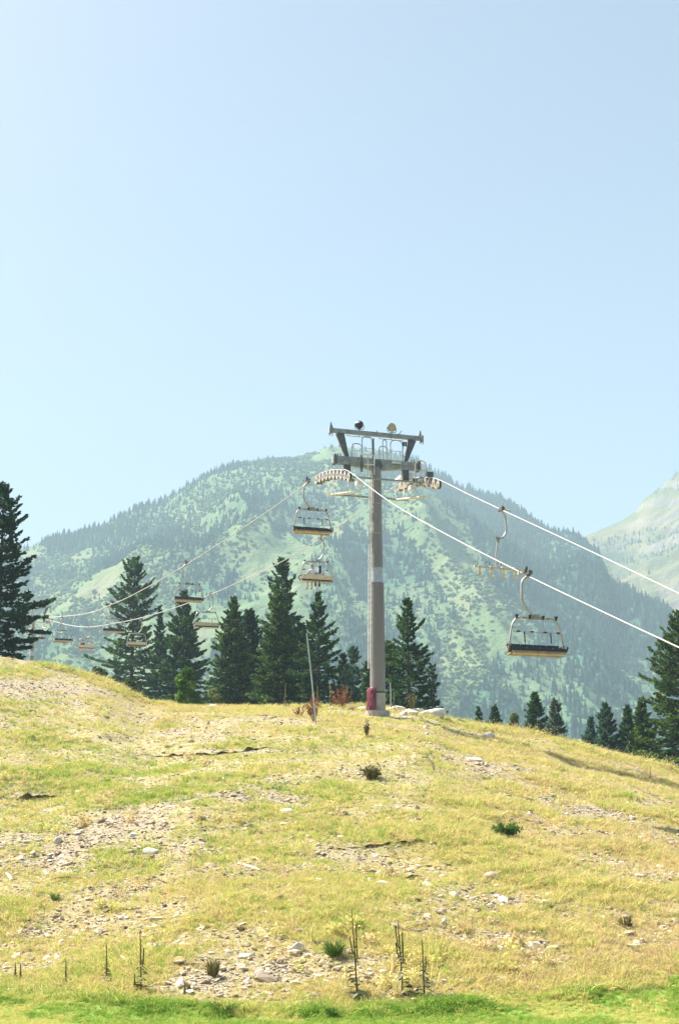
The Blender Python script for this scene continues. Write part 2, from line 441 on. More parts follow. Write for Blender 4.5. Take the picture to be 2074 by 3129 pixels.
mead = ramp(t, noise(.012, 8, .65), [(.30, (.115, .185, .085)), (.5, (.165, .225, .10)), (.66, (.25, .26, .14))])
wood = ramp(t, noise(.03, 6), [(.3, (.04, .105, .07)), (.6, (.075, .155, .085))])
fa = N(t, 'ShaderNodeAttribute', attribute_name='forest')
t.links.new(mixc(fa.outputs['Fac'], mead, wood), p.inputs[0])
bmp = N(t, 'ShaderNodeBump'); bmp.inputs['Strength'].default_value = 1; bmp.inputs['Distance'].default_value = 5
t.links.new(noise(.09, 5, .7), bmp.inputs['Height']); t.links.new(bmp.outputs[0], p.inputs['Normal'])
t.links.new(p.outputs[0], out.inputs[0]); M['mtn'] = m
grid_obj('mountain', Xm, Ym, Zm, m, [('forest', 'POINT', Fm)])

# second mountain, farther off on the right, with ledges of pale rock
r2_px = [1200, 1600, 1700, 1780, 1830, 1900, 1945, 1962, 2000, 2040, 2074, 2200, 2500]
r2_py = [1900, 1760, 1690, 1645, 1618, 1592, 1562, 1532, 1502, 1470, 1440, 1330, 1150]
_k2 = [at(a, b, 1) for a, b in zip(r2_px, r2_py)]
U2 = np.array([k.x for k in _k2]); K2 = np.array([k.z for k in _k2])
u2 = np.linspace(.03, .34, 260); Y2A, Y2B = 1480.0, 2150.0
rows = [np.full_like(u2, v) for v in np.linspace(Y2A, Y2B, 240)] + [np.full_like(u2, Y2B + d) for d in (60, 150, 300)]
Y2 = np.stack(rows); UU = np.broadcast_to(u2, Y2.shape); X2 = UU * Y2
w2 = np.clip((Y2 - Y2A) / (Y2B - Y2A), 0, 1); zr = np.interp(UU, U2, K2) * Y2B
Z2 = 60 + (zr - 60) * (w2 ** 1.05)
dip = Z2 - .30 * X2 + (fbm(X2 / 170, Y2 / 170, 91, 4) - .5) * 90
step = dip / 26; fr = step - np.floor(step)
ledge = np.where(fr < .30, fr / .30, 1.0)
Z2 = Z2 + (ledge - fr) * 15 * np.sin(math.pi * np.clip(w2, .0, 1)) ** .5 + (fbm(X2 / 60, Y2 / 60, 95, 4) - .5) * 30 * (.3 + w2 * (1 - w2) * 3)
Z2 = np.where(Y2 > Y2B, zr - (Y2 - Y2B) * .5, Z2)
strat = np.clip((.34 - np.abs(fr - .15)) * 4, 0, 1) * np.clip((fbm(X2 / 45, Y2 / 80, 97, 3) - .38) * 4, 0, 1)
m, t, out = new_mat('ledged mountain slope')
p = N(t, 'ShaderNodeBsdfDiffuse'); tc = N(t, 'ShaderNodeTexCoord')
green = ramp(t, noise(.008, 8, .65), [(.32, (.075, .10, .04)), (.5, (.15, .155, .06)), (.66, (.23, .19, .09))])
rk = ramp(t, noise(.03, 6), [(.3, (.17, .14, .11)), (.6, (.29, .25, .19))])
fa = N(t, 'ShaderNodeAttribute', attribute_name='rock')
t.links.new(mixc(fa.outputs['Fac'], green, rk), p.inputs[0])
bmp = N(t, 'ShaderNodeBump'); bmp.inputs['Strength'].default_value = 1; bmp.inputs['Distance'].default_value = 6
t.links.new(noise(.06, 5, .7), bmp.inputs['Height']); t.links.new(bmp.outputs[0], p.inputs['Normal'])
t.links.new(p.outputs[0], out.inputs[0])
grid_obj('distant_mountain', X2, Y2, Z2, m, [('rock', 'POINT', strat)])

# ------------------------------------------------------------------ scattering of uncountable growth (geometry nodes)
def scatter(name, P, rot, scl, tint, vidx, variants, label, cat):
    me = bpy.data.meshes.new(name); P = np.asarray(P, np.float32)
    me.vertices.add(len(P)); me.vertices.foreach_set('co', P.ravel())
    def att(n, typ, key, arr):
        a = me.attributes.new(n, typ, 'POINT'); a.data.foreach_set(key, arr.ravel())
    att('rot', 'FLOAT_VECTOR', 'vector', np.asarray(rot, np.float32)); att('scl', 'FLOAT_VECTOR', 'vector', np.asarray(scl, np.float32))
    att('tint', 'FLOAT', 'value', np.asarray(tint, np.float32)); att('vidx', 'INT', 'value', np.asarray(vidx, np.int32))
    me.update()
    o = link(name, me)
    g = bpy.data.node_groups.new(name, 'GeometryNodeTree')
    g.interface.new_socket('Geometry', in_out='INPUT', socket_type='NodeSocketGeometry')
    g.interface.new_socket('Geometry', in_out='OUTPUT', socket_type='NodeSocketGeometry')
    gi = g.nodes.new('NodeGroupInput'); go = g.nodes.new('NodeGroupOutput')
    iop = g.nodes.new('GeometryNodeInstanceOnPoints'); g2i = g.nodes.new('GeometryNodeGeometryToInstance')
    for vme in variants:
        vo = bpy.data.objects.new(vme.name, vme)
        oi = g.nodes.new('GeometryNodeObjectInfo'); oi.inputs['Object'].default_value = vo
        g.links.new(oi.outputs['Geometry'], g2i.inputs[0])
    def na(n, typ):
        x = g.nodes.new('GeometryNodeInputNamedAttribute'); x.data_type = typ; x.inputs[0].default_value = n
        return x.outputs['Attribute']
    g.links.new(gi.outputs[0], iop.inputs['Points']); g.links.new(g2i.outputs[0], iop.inputs['Instance'])
    iop.inputs['Pick Instance'].default_value = True
    g.links.new(na('vidx', 'INT'), iop.inputs['Instance Index'])
    e2r = g.nodes.new('FunctionNodeEulerToRotation'); g.links.new(na('rot', 'FLOAT_VECTOR'), e2r.inputs[0]); g.links.new(e2r.outputs[0], iop.inputs['Rotation'])
    g.links.new(na('scl', 'FLOAT_VECTOR'), iop.inputs['Scale'])
    g.links.new(iop.outputs[0], go.inputs[0])
    md = o.modifiers.new('scatter', 'NODES'); md.node_group = g
    tag(o, label, cat, kind='stuff'); return o

rng = np.random.default_rng(5)
# far conifers and broadleaf thickets on the mountain
M['far_con'] = leaf_mat('far conifers', [(0, (.014, .066, .056)), (.6, (.036, .110, .075)), (1, (.11, .19, .095))], True, .3)  # needle colour pushed to teal, painting in part of the blue haze
M['far_leaf'] = leaf_mat('far thickets', [(0, (.09, .165, .07)), (.5, (.15, .22, .09)), (1, (.24, .29, .13))], True, .2)
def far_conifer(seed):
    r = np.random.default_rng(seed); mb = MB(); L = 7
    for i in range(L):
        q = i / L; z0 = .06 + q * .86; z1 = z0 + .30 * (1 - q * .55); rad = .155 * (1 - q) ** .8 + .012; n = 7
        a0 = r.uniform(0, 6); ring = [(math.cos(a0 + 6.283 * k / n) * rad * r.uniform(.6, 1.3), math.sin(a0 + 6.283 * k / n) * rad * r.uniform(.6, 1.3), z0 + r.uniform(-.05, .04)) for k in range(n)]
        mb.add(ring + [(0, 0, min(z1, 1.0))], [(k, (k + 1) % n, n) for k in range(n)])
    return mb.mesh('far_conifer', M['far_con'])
def far_bush(seed):
    r = np.random.default_rng(seed); bm = bmesh.new(); bmesh.ops.create_icosphere(bm, subdivisions=2, radius=.5)
    for v in bm.verts:
        v.co *= r.uniform(.65, 1.25); v.co.z = v.co.z * .8 + .36
    me = bpy.data.meshes.new('far_bush'); bm.to_mesh(me); bm.free(); me.materials.append(M['far_leaf']); return me
fcs = [far_conifer(i) for i in range(5)]; fbs = [far_bush(i + 30) for i in range(4)]
def mtn_points(n, ulo=-.30, uhi=.30):
    u = rng.uniform(ulo, uhi, n); wv = rng.uniform(0, 1.01, n) ** .9; Rr = ridge_R(u); y = YB - 120 + (Rr - YB + 120) * wv
    keep = rng.uniform(0, 1, n) < y / 1800; u = u[keep]; y = y[keep]
    x = u * y; z = mountain_z(u, y); return x, y, z
x, y, z = mtn_points(125000); f = forest(x, y, z); k = rng.uniform(0, 1, len(x)) < f * .46 + .008
x, y, z, f = x[k], y[k], z[k], f[k]; n = len(x)
h = (5 + 8 * rng.uniform(0, 1, n) ** 1.8) * np.where(f > .5, 1.1, .8) * np.where(x > 130, 1.0, .85); wd = h * rng.uniform(.9, 1.7, n)
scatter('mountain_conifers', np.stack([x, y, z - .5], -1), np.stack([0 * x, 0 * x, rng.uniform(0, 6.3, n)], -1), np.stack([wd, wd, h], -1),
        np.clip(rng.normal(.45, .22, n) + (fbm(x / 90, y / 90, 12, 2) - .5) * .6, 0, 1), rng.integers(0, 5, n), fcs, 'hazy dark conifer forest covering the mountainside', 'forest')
x, y, z = mtn_points(130000); f = forest(x, y, z); dn = fbm(x / 80, y / 120, 88, 3)
k = rng.uniform(0, 1, len(x)) < np.clip((dn - .42) * 3, 0.02, .6) * (1 - .88 * f)
x, y, z = x[k], y[k], z[k]; n = len(x); h = rng.uniform(1.4, 4.4, n)
scatter('mountain_thickets', np.stack([x, y, z - .4], -1), np.stack([0 * x, 0 * x, rng.uniform(0, 6.3, n)], -1), np.stack([h * 1.1, h * 1.1, h * rng.uniform(.7, 1.3, n)], -1),
        np.clip(rng.normal(.45, .25, n) + (fbm(x / 140, y / 140, 13, 2) - .5) * .7, 0, 1), rng.integers(0, 4, n), fbs, 'pale green aspen and scrub thickets on the mountainside', 'thicket')
u = rng.uniform(.06, .33, 9000); y = rng.uniform(1500, 2150, 9000); x = u * y
ii = np.clip(((y - Y2A) / (Y2B - Y2A) * 239).astype(int), 0, 239); jj = np.clip(((u - .03) / .31 * 259).astype(int), 0, 259); z = Z2[ii, jj]
k = rng.uniform(0, 1, 9000) < np.clip((fbm((x - y * .3) / 150, (z) / 34, 71, 3) - .5) * 6, 0, .8); x, y, z = x[k], y[k], z[k]; n = len(x); h = rng.uniform(4, 10, n)
scatter('distant_conifers', np.stack([x, y, z - .5], -1), np.stack([0 * x, 0 * x, rng.uniform(0, 6.3, n)], -1), np.stack([h, h, h], -1), np.clip(rng.normal(.5, .2, n), 0, 1), rng.integers(0, 5, n), fcs,
        'scattered conifers along the ledges of the distant mountain', 'forest')

# ------------------------------------------------------------------ grass, weeds and stones on the slope
GR = [(0, (.52, .40, .21)), (.18, (.66, .52, .27)), (.42, (.66, .58, .23)), (.65, (.60, .57, .18)), (.85, (.31, .44, .08)), (1, (.12, .27, .03))]
M['grass'] = leaf_mat('slope grass', GR, True, .35)
M['stone'] = None
m, t, out = new_mat('slope stones'); p = N(t, 'ShaderNodeBsdfPrincipled'); p.inputs['Roughness'].default_value = .9
a = N(t, 'ShaderNodeAttribute', attribute_name='tint', attribute_type='INSTANCER')
t.links.new(ramp(t, a.outputs['Fac'], [(0, (.20, .15, .10)), (.4, (.38, .30, .21)), (.75, (.52, .44, .33)), (1, (.72, .65, .54))]), p.inputs['Base Color']); t.links.new(p.outputs[0], out.inputs[0]); M['stone'] = m
def tuft(seed, nb, spread, lean, width, heads=False):
    r = np.random.default_rng(seed); v = []; f = []
    for i in range(nb):
        a = r.uniform(0, 6.283); rad = spread * r.uniform(0, 1) ** .6; h = r.uniform(.45, 1.0); ln = lean * r.uniform(.2, 1.2)
        b = np.array([math.cos(a) * rad, math.sin(a) * rad, -.03]); d = np.array([math.cos(a + r.uniform(-.6, .6)), math.sin(a + r.uniform(-.6, .6)), 0])
        s = np.array([-d[1], d[0], 0]) * width * r.uniform(.6, 1.3); t_ = r.uniform(0, 3.14); s = np.array([math.cos(t_), math.sin(t_), 0]) * np.linalg.norm(s)
        mid = b + d * ln * .35 * h + np.array([0, 0, h * .6]); tip = b + d * ln * h + np.array([0, 0, h])
        n = len(v); v += [b - s, b + s, mid + s * .8, mid - s * .8, tip]; f += [(n, n + 1, n + 2), (n, n + 2, n + 3), (n + 3, n + 2, n + 4)]
        if heads:
            n = len(v); e = tip + np.array([0, 0, .12]); v += [tip - s * 1.6, tip + s * 1.6, e]; f += [(n, n + 1, n + 2)]
    return fast_mesh('grass_tuft', v, f, [M['grass']])
def forb(seed, nl):
    r = np.random.default_rng(seed); v = []; f = []
    for i in range(nl):
        a = r.uniform(0, 6.283); rad = .5 * r.uniform(0, 1) ** .7; c = np.array([math.cos(a) * rad, math.sin(a) * rad, r.uniform(.05, .55)])
        d = r.normal(0, 1, 3); d[2] = abs(d[2]) * .5; d /= np.linalg.norm(d); e = np.cross(d, r.normal(0, 1, 3)); e /= np.linalg.norm(e); l = r.uniform(.07, .15)
        n = len(v); v += [c - d * l, c + e * l * .5, c + d * l, c - e * l * .5]; f += [(n, n + 1, n + 2), (n, n + 2, n + 3)]
    return fast_mesh('forb', v, f, [M['grass']])
tufts = [tuft(1, 16, .22, .55, .020), tuft(2, 20, .30, .7, .022), tuft(3, 12, .16, .4, .018, True), tuft(4, 26, .40, .8, .024), forb(5, 46), forb(6, 60), tuft(7, 14, .35, .9, .02, True)]
def stone(seed):
    r = np.random.default_rng(seed); bm = bmesh.new(); bmesh.ops.create_icosphere(bm, subdivisions=1, radius=.5)
    for v in bm.verts: v.co *= r.uniform(.7, 1.2)
    for k in range(4):
        n = Vector(r.normal(0, 1, 3)).normalized()
        for v in bm.verts:
            d = v.co.dot(n) - .36
            if d > 0: v.co -= n * d
    for v in bm.verts: v.co.z *= .62
    me = bpy.data.meshes.new('stone'); bm.to_mesh(me); bm.free(); me.materials.append(M['stone']); return me
stones = [stone(100 + i) for i in range(7)]

def slope_points(n, ylo=24.5, yhi=86, half=.31, pw=.0):
    # uniform in picture-like density: more points per square metre close by
    y = ylo * (yhi / ylo) ** rng.uniform(0, 1, n); u = rng.uniform(-half, half, n); return u * y, y
# stones
x, y = slope_points(230000); g = gravel(x, y); k = (rng.uniform(0, 1, len(x)) < g * .46 + .20) & (y > lawn_edge(x, y) + .25) & (y < 84)
x, y, g = x[k], y[k], g[k]; n = len(x); z = H(x, y); s = np.exp(rng.normal(-2.9, .55, n)).clip(.025, .32)
sc = np.stack([s * rng.uniform(.8, 1.6, n), s * rng.uniform(.7, 1.2, n), s * rng.uniform(.45, .9, n)], -1)
scatter('loose_stones', np.stack([x, y, z + s * .08], -1), np.stack([rng.normal(0, .25, n), rng.normal(.0, .25, n), rng.uniform(0, 6.3, n)], -1), sc, rng.beta(1.5, 1.4, n), rng.integers(0, 7, n), stones,
        'loose pale stones and gravel scattered over the dry slope', 'gravel')
# grass
x, y = slope_points(190000); g = gravel(x, y); pat = fbm(x * .12 + 3, y * .12, 51, 3); pat2 = fbm(x * .5, y * .5, 52, 3)
k = (rng.uniform(0, 1, len(x)) < np.clip(.86 - g * .85 + (pat2 - .5) * 1.3, .05, 1)) & (y > lawn_edge(x, y))
x, y, g, pat, pat2 = x[k], y[k], g[k], pat[k], pat2[k]; n = len(x); z = H(x, y); uu = x / y
px, py = proj(x, y, z)
crest = np.clip((y - 72) / 6, 0, 1) * (y < 86); right = np.clip((px - 1250) / 350, 0, 1)
lawnish = np.clip(1 - (y - lawn_edge(x, y)) / 1.0, 0, 1)
h = rng.uniform(.045, .135, n) * (1 + .6 * np.clip((pat2 - .5) * 4, -.5, 1)) * (1 + crest * (.8 + .9 * right)) * (1 + .4 * right)
tint = .42 + (pat - .5) * .75 + (pat2 - .5) * .35 + rng.normal(0, .22, n) - right * .06 - crest * right * .12 + lawnish * .45
tint = np.where(rng.uniform(0, 1, n) < .05, rng.uniform(.70, .92, n), tint)
vi = rng.choice(7, n, p=[.11, .09, .07, .09, .31, .27, .06]); wdt = h * rng.uniform(.8, 1.5, n); wdt = np.where((vi == 4) | (vi == 5), wdt * 1.7, wdt)
vi = np.where((crest > .5) & (right > .3), rng.choice([2, 6, 0], n), vi)
scatter('slope_grass', np.stack([x, y, z], -1), np.stack([rng.normal(0, .12, n), rng.normal(0, .12, n), rng.uniform(0, 6.3, n)], -1), np.stack([wdt, wdt, h], -1), np.clip(tint, 0, 1), vi, tufts,
        'dry yellow grass and low weeds covering the slope', 'grass')
# larger dead clumps, straw and rust coloured
x, y = slope_points(1900); g = fbm(x * .35, y * .35, 58, 3); k = (g > .55) & (y > lawn_edge(x, y) + .3); x, y = x[k], y[k]; n = len(x); z = H(x, y); h = rng.uniform(.22, .55, n)
scatter('tall_dry_grass', np.stack([x, y, z], -1), np.stack([rng.normal(0, .1, n), rng.normal(0, .1, n), rng.uniform(0, 6.3, n)], -1), np.stack([h * .9, h * .9, h], -1), np.clip(rng.normal(.34, .2, n), 0, 1), rng.choice([0, 1, 2, 6], n), tufts,
        'taller straw coloured grass clumps dotted over the slope', 'grass')
# lawn and its shaggy edge
x = rng.uniform(-9.5, 9.5, 75000); y = rng.uniform(17.5, 31.5, 75000); d = lawn_edge(x, y) - y; k = d > -.35; x, y, d = x[k], y[k], d[k]; n = len(x); z = H(x, y)
edge = np.exp(-((d - .05) / .35) ** 2) * np.clip((fbm(x * 1.6, y * .6 + 1, 64, 3) - .46) * 5, 0, 1); h = rng.uniform(.05, .085, n) * (1 + 1.5 * edge)
scatter('lawn_grass', np.stack([x, y, z], -1), np.stack([rng.normal(0, .1, n), rng.normal(0, .1, n), rng.uniform(0, 6.3, n)], -1), np.stack([h * 1.5, h * 1.5, h], -1), np.clip(rng.normal(.83, .09, n) + edge * .08 - .22 * (fbm(x * .8, y * .8, 66, 3) > .6), 0, 1), rng.choice([0, 1, 3], n), tufts,
        'bright green lawn grass along the foot of the slope', 'grass')

# ------------------------------------------------------------------ eroded lips in the slope: raw soil faces under the turf
for W, h in ruts_world:
    r = random.Random(int(h * 1000) + len(W)); mb = MB(); L = np.linspace(W[0, 0], W[-1, 0], max(24, int((W[-1, 0] - W[0, 0]) / .10)))
    yl = np.interp(L, W[:, 0], W[:, 1]) + (fbm(L * 2.2, L * 0 + h * 50, 31, 3) - .5) * .55
    vis = fbm(L * .8, L * 0 + 7 + h * 90, 33, 3); gz = H(L, yl)
    v = []; fcs_ = []
    n1 = fbm(L * 3.1, L * 0 + 2, 36, 3) - .5; n2 = fbm(L * 7.0, L * 0 + 5, 37, 3) - .5
    for i, xx in enumerate(L):
        amt = max(0, min(1, (vis[i] - .30) * 5)) * min(1, 4 * i / len(L) + .1, 4 * (1 - i / len(L)) + .1); j = n2[i] * .12; hh = h * (.62 + 1.5 * n1[i] + 1.2 * n2[i]) * amt - .04 * (1 - amt)
        v += [(xx, yl[i] + .04 + j, gz[i] - .08), (xx, yl[i] + .05 + j, gz[i] + hh * .55), (xx, yl[i] - .05 + j, gz[i] + hh), (xx, yl[i] + .10 + j, gz[i] + hh + .01), (xx, yl[i] + .40, gz[i] - .02)]
    for i in range(len(L) - 1):
        for k in range(4): a = i * 5 + k; fcs_.append((a, a + 5, a + 6, a + 1))
    mb.add(v, fcs_); o = mb.build('eroded_bank', M['soil']); tag(o, kind='structure')

# ------------------------------------------------------------------ conifers and other trees of the middle distance
def conifer_mesh(Ht, Rb, seed, nm, dens=1.0, opn=0.3, power=.85, size=1.0, up=0.0, bare=.04):
    r = np.random.default_rng(seed)
    tr = MB(); n = 9
    lean = r.normal(0, .012, 2) * Ht
    def axis(z): q = z / Ht; return np.array([lean[0] * q * q, lean[1] * q * q, z])
    rad0 = .012 * Ht + .05
    tr.tube([axis(Ht * k / n) for k in range(n + 1)], [rad0 * (1 - k / n) ** .9 + .012 for k in range(n + 1)], 7)
    V = []; T = []
    z = Ht * bare; az = r.uniform(0, 6.28); step = .30 * (1 + opn * .9) * (Ht / 11) ** .5
    gaps = fbm(np.arange(200) * .45, np.zeros(200) + seed, 3, 2)
    lv = 0
    while z < Ht * .985:
        q = (z - Ht * bare) / (Ht * (1 - bare)); base = axis(z)
        L0 = Rb * ((1 - q) ** power) * min(1, .9 + q * 1.2) + .10
        L0 *= 1 + opn * (gaps[lv % 200] - .5) * 1.7
        nb = int(round((4 + 4 * (1 - q)) * (1 - .25 * opn) * (.8 + .2 * dens)))
        for b in range(nb):
            az += 2.4 + r.normal(0, .3); ln = L0 * r.uniform(.78 - .42 * opn, 1.10 + .18 * opn)
            e0 = (-.28 * (1 - q) + .75 * q ** 1.5 + up) + r.normal(0, .09); d = np.array([math.cos(az), math.sin(az), 0]); sd_ = np.array([-d[1], d[0], 0])
            zz = z + r.uniform(-.5, .5) * step; base = axis(min(zz, Ht * .985))
            def path(s): s = s[:, None]; return base + d * (s * ln * math.cos(e0)) + np.array([0, 0, 1.]) * (ln * (s * math.sin(e0) - .16 * s * (1 - q) + (.26) * s * s))
            tr.tube(path(np.array([0, .5, .92])), [.02 + .010 * ln, .013 + .006 * ln, .006], 3, False)
            m_ = int((10 + ln * 25) * dens * (1.15 - .3 * opn))
            s = r.uniform(.08 + .16 * opn, 1.02, m_) ** .75; P = path(s)
            wdt = ln * .42 * (1.05 - s) + .06; off = r.uniform(-1, 1, m_); P = P + sd_ * (off * wdt)[:, None]
            P[:, 2] += r.normal(-.03, .05, m_) - .10 * np.abs(off) * ln * .3
            dirv = d * (1.0 - .55 * np.abs(off))[:, None] + sd_ * (off * 1.0)[:, None] + r.normal(0, .28, (m_, 3)); dirv[:, 2] += .10 + .55 * q - .25 * (1 - q)
            dirv /= np.linalg.norm(dirv, axis=1)[:, None]
            rl = r.normal(0, 1, (m_, 3)); rl[:, 2] *= .7; sw = np.cross(dirv, rl); sw /= np.linalg.norm(sw, axis=1)[:, None] + 1e-6
            l = size * r.uniform(.16, .36, m_) * (.75 + .25 * (1 - q)); wv = l * r.uniform(.20, .36, m_)
            A = P - dirv * (l * .35)[:, None]; C = P + dirv * (l * .65)[:, None]; Mid = P + dirv * (l * .05)[:, None]
            V.append(np.stack([A, Mid + sw * wv[:, None], C, Mid - sw * wv[:, None]], 1).reshape(-1, 3)); T.append(np.clip(r.normal(.42, .23, m_) + .10 * r.normal(), 0, 1))
        z += step * (.55 + .45 * (1 - q)); lv += 1
    # leader tip
    m_ = int(26 * dens); zt = r.uniform(.93, 1.0, m_) * Ht; a = r.uniform(0, 6.28, m_); rr = (Ht - zt) * .22 + .02
    P = np.stack([np.cos(a) * rr + lean[0], np.sin(a) * rr + lean[1], zt], 1); dirv = np.stack([np.cos(a), np.sin(a), 0 * a + 1.1], 1); dirv /= np.linalg.norm(dirv, axis=1)[:, None]
    sw = np.stack([-np.sin(a), np.cos(a), 0 * a], 1); l = size * r.uniform(.12, .24, m_); wv = l * .25
    V.append(np.stack([P - dirv * (l * .4)[:, None], P + sw * wv[:, None], P + dirv * (l * .7)[:, None], P - sw * wv[:, None]], 1).reshape(-1, 3)); T.append(np.clip(r.normal(.5, .2, m_), 0, 1))
    V = np.concatenate(V); T = np.concatenate(T); f = np.arange(len(V)).reshape(-1, 4)
    return fast_mesh('crown', V, f, [nm], False, [('tint', 'FACE', T)]), tr.mesh('trunk', M['bark'], True)

def bush_mesh(Ht, Rb, seed, nm, count=2600, clumps=16, leaf=.10, name='crown'):
    r = np.random.default_rng(seed); V = []; T = []; tr = MB()
    for c in range(clumps):
        a = r.uniform(0, 6.28); q = r.uniform(.18, .95); rad = Rb * math.sqrt(max(.05, 1 - (q * 1.05 - .25) ** 2)) * r.uniform(.15, .8) * (1.1 - q * .7)
        cc = np.array([math.cos(a) * rad, math.sin(a) * rad, q * Ht * .92]); cr = Rb * r.uniform(.24, .42)
        tr.tube([(0, 0, 0), tuple(cc * .5 * np.array([.6, .6, 1])), tuple(cc)], [.02 * Ht + .01, .010 * Ht + .005, .006], 4, False)
        m_ = count // clumps; dv = r.normal(0, 1, (m_, 3)); dv /= np.linalg.norm(dv, axis=1)[:, None]
        P = cc + dv * (cr * r.uniform(.4, 1.05, m_) ** .6)[:, None]; P[:, 2] = np.maximum(P[:, 2], .03)
        nv = dv + r.normal(0, .6, (m_, 3)); s1 = np.cross(nv, r.normal(0, 1, (m_, 3))); s1 /= np.linalg.norm(s1, axis=1)[:, None]; s2 = np.cross(nv, s1); s2 /= np.linalg.norm(s2, axis=1)[:, None]
        l = leaf * r.uniform(.6, 1.4, m_)
        V.append(np.stack([P - s1 * l[:, None], P + s2 * (l * .6)[:, None], P + s1 * l[:, None], P - s2 * (l * .6)[:, None]], 1).reshape(-1, 3)); T.append(np.clip(r.normal(.45 + .18 * r.normal(), .2, m_), 0, 1))
    V = np.concatenate(V); T = np.concatenate(T)
    return fast_mesh(name, V, np.arange(len(V)).reshape(-1, 4), [nm], False, [('tint', 'FACE', T)]), tr.mesh('trunk', M['bark'], True)

def place_tree(name, cx, top, Y, hw, seed, kind, label, cat='tree', bush=False, base=None, **kw):
    k = at(cx, top, Y); hz = float(H(np.array([k.x]), np.array([Y]))[0])
    Ht = k.z - hz; Rb = hw * Y / F * (1.0 if bush else (1.6 if kw.get('opn', 1) < .42 else 1.35))
    o = empty(name, (k.x, Y, hz - .05), seed * 1.7)
    c, tk = (bush_mesh if bush else conifer_mesh)(Ht, Rb, seed, M['n_' + kind], **kw)
    link('crown', c, o); link('trunk', tk, o)
    return tag(o, label, cat, 'firs behind the crest' if not bush else None)

T = [
 # cx, top, Y, half width px, seed, kind, params, label
 (20, 1480, 90, 112, 1, 'dark', dict(dens=1.5, opn=.6, size=1.25, power=.62), 'tall dark shaggy fir cut by the left edge of the photo'),
 (415, 1700, 168, 92, 2, 'green', dict(dens=1.5, opn=.7, size=1.5, power=.62, up=.05), 'open ragged fir with gaps between boughs, behind the sagging ropes'),
 (497, 1856, 152, 44, 3, 'dark', dict(dens=1.1, opn=.45, size=1.4), 'narrow dark fir between the ragged fir and the bright green bush'),
 (566, 1802, 142, 64, 4, 'green', dict(dens=1.3, opn=.3, size=1.45, power=.7), 'dense fir standing behind the bright green bush'),
 (708, 1822, 116, 62, 5, 'warm', dict(dens=1.35, opn=.18, size=1.1, power=.8), 'dense pointed fir with sunlit left side, left of the central firs'),
 (762, 1862, 120, 54, 6, 'dark', dict(dens=1.35, opn=.2, size=1.2, power=.7), 'dark fir tucked against the right side of the dense pointed fir'),
 (862, 1708, 122, 74, 7, 'green', dict(dens=1.15, opn=.5, size=1.35, power=.62), 'tallest fir of the central clump, rising behind the others'),
 (852, 1806, 109, 64, 8, 'warm', dict(dens=1.4, opn=.2, size=1.15, power=.72), 'dense sunlit fir in front of the tallest central fir'),
 (915, 1905, 112, 50, 9, 'dark', dict(dens=1.3, opn=.3, size=1.2, power=.6), 'shadowed fir in the gap right of the tallest central fir'),
 (974, 1808, 105, 74, 10, 'green', dict(dens=1.5, opn=.5, size=1.05, power=.85), 'fir with spiky open top directly below the riders chair'),
 (1047, 1996, 108, 34, 11, 'green', dict(dens=1.0, opn=.4, size=1.0, power=.75), 'small fir at the right foot of the spiky fir'),
 (1080, 1972, 103, 42, 12, 'blue', dict(dens=1.0, opn=.55, size=1.0, power=.75), 'small bluish fir left of the lift mast'),
 (1128, 2020, 100, 30, 13, 'green', dict(dens=1.0, opn=.4, size=.95, power=.7), 'low fir peeping out left of the mast base'),
 (1190, 1958, 100, 44, 14, 'warm', dict(dens=1.4, opn=.35, size=1.0, power=.75), 'fir half hidden behind the right side of the mast'),
 (1246, 1828, 96, 80, 15, 'green', dict(dens=1.6, opn=.6, size=.95, power=.85), 'open spiky fir right of the lift mast'),
 (1318, 2030, 94, 26, 16, 'dark', dict(dens=.9, opn=.9, size=.9, power=.6), 'small dark sapling at the right foot of the open spiky fir'),
 (1461, 2160, 96, 16, 17, 'green', dict(dens=.8, opn=.6, size=.8), 'tiny fir tip poking over the crest right of the boulders'),
 (1512, 2156, 100, 30, 18, 'green', dict(dens=1.0, opn=.5, size=.95), 'low spreading fir above the crest, left of the tidy fir'),
 (1634, 2114, 104, 42, 19, 'green', dict(dens=1.25, opn=.3, size=1.0), 'tidy cone shaped fir above the right crest'),
 (1694, 2136, 107, 42, 20, 'grey', dict(dens=1.1, opn=.4, size=1.0), 'dull grey fir beside the tidy cone shaped fir'),
 (1800, 2190, 100, 34, 21, 'blue', dict(dens=1.1, opn=.4, size=1.0), 'small fir left of the bluish spruce'),
 (1851, 2149, 97, 46, 22, 'blue', dict(dens=1.3, opn=.35, size=1.0), 'bluish spruce with pale tips above the right crest'),
 (1915, 2156, 99, 40, 23, 'green', dict(dens=1.2, opn=.3, size=1.0), 'fir between the bluish spruce and the bright green fir'),
 (1960, 2134, 92, 42, 24, 'warm', dict(dens=1.3, opn=.3, size=1.0), 'bright green pointed fir left of the large fir at the right edge'),
 (2066, 1868, 88, 96, 25, 'warm', dict(dens=1.5, opn=.3, size=1.05, power=.62), 'large dense fir cut by the right edge of the photo'),
]
for cx, top, Y, hw, sd_, kd, kw, lb in T: place_tree('fir_tree', cx, top, Y, hw, sd_, kd, lb, **kw)
place_tree('leafy_bush', 574, 2036, 92, 50, 40, 'leaf', 'bright green leafy bush in front of the dense fir', 'bush', True, count=3600, clumps=20, leaf=.15)
place_tree('leafy_bush', 1566, 2164, 98, 34, 41, 'pale', 'pale green bush between the low fir and the tidy fir', 'bush', True, count=1500, clumps=12, leaf=.12)
place_tree('leafy_bush', 300, 2036, 96, 46, 42, 'grey', 'low dull scrub behind the top of the left bank', 'bush', True, count=2400, clumps=16, leaf=.12)
place_tree('leafy_bush', 655, 2095, 104, 34, 43, 'pale', 'pale low bush at the left foot of the dense pointed fir', 'bush', True, count=1500, clumps=12, leaf=.12)
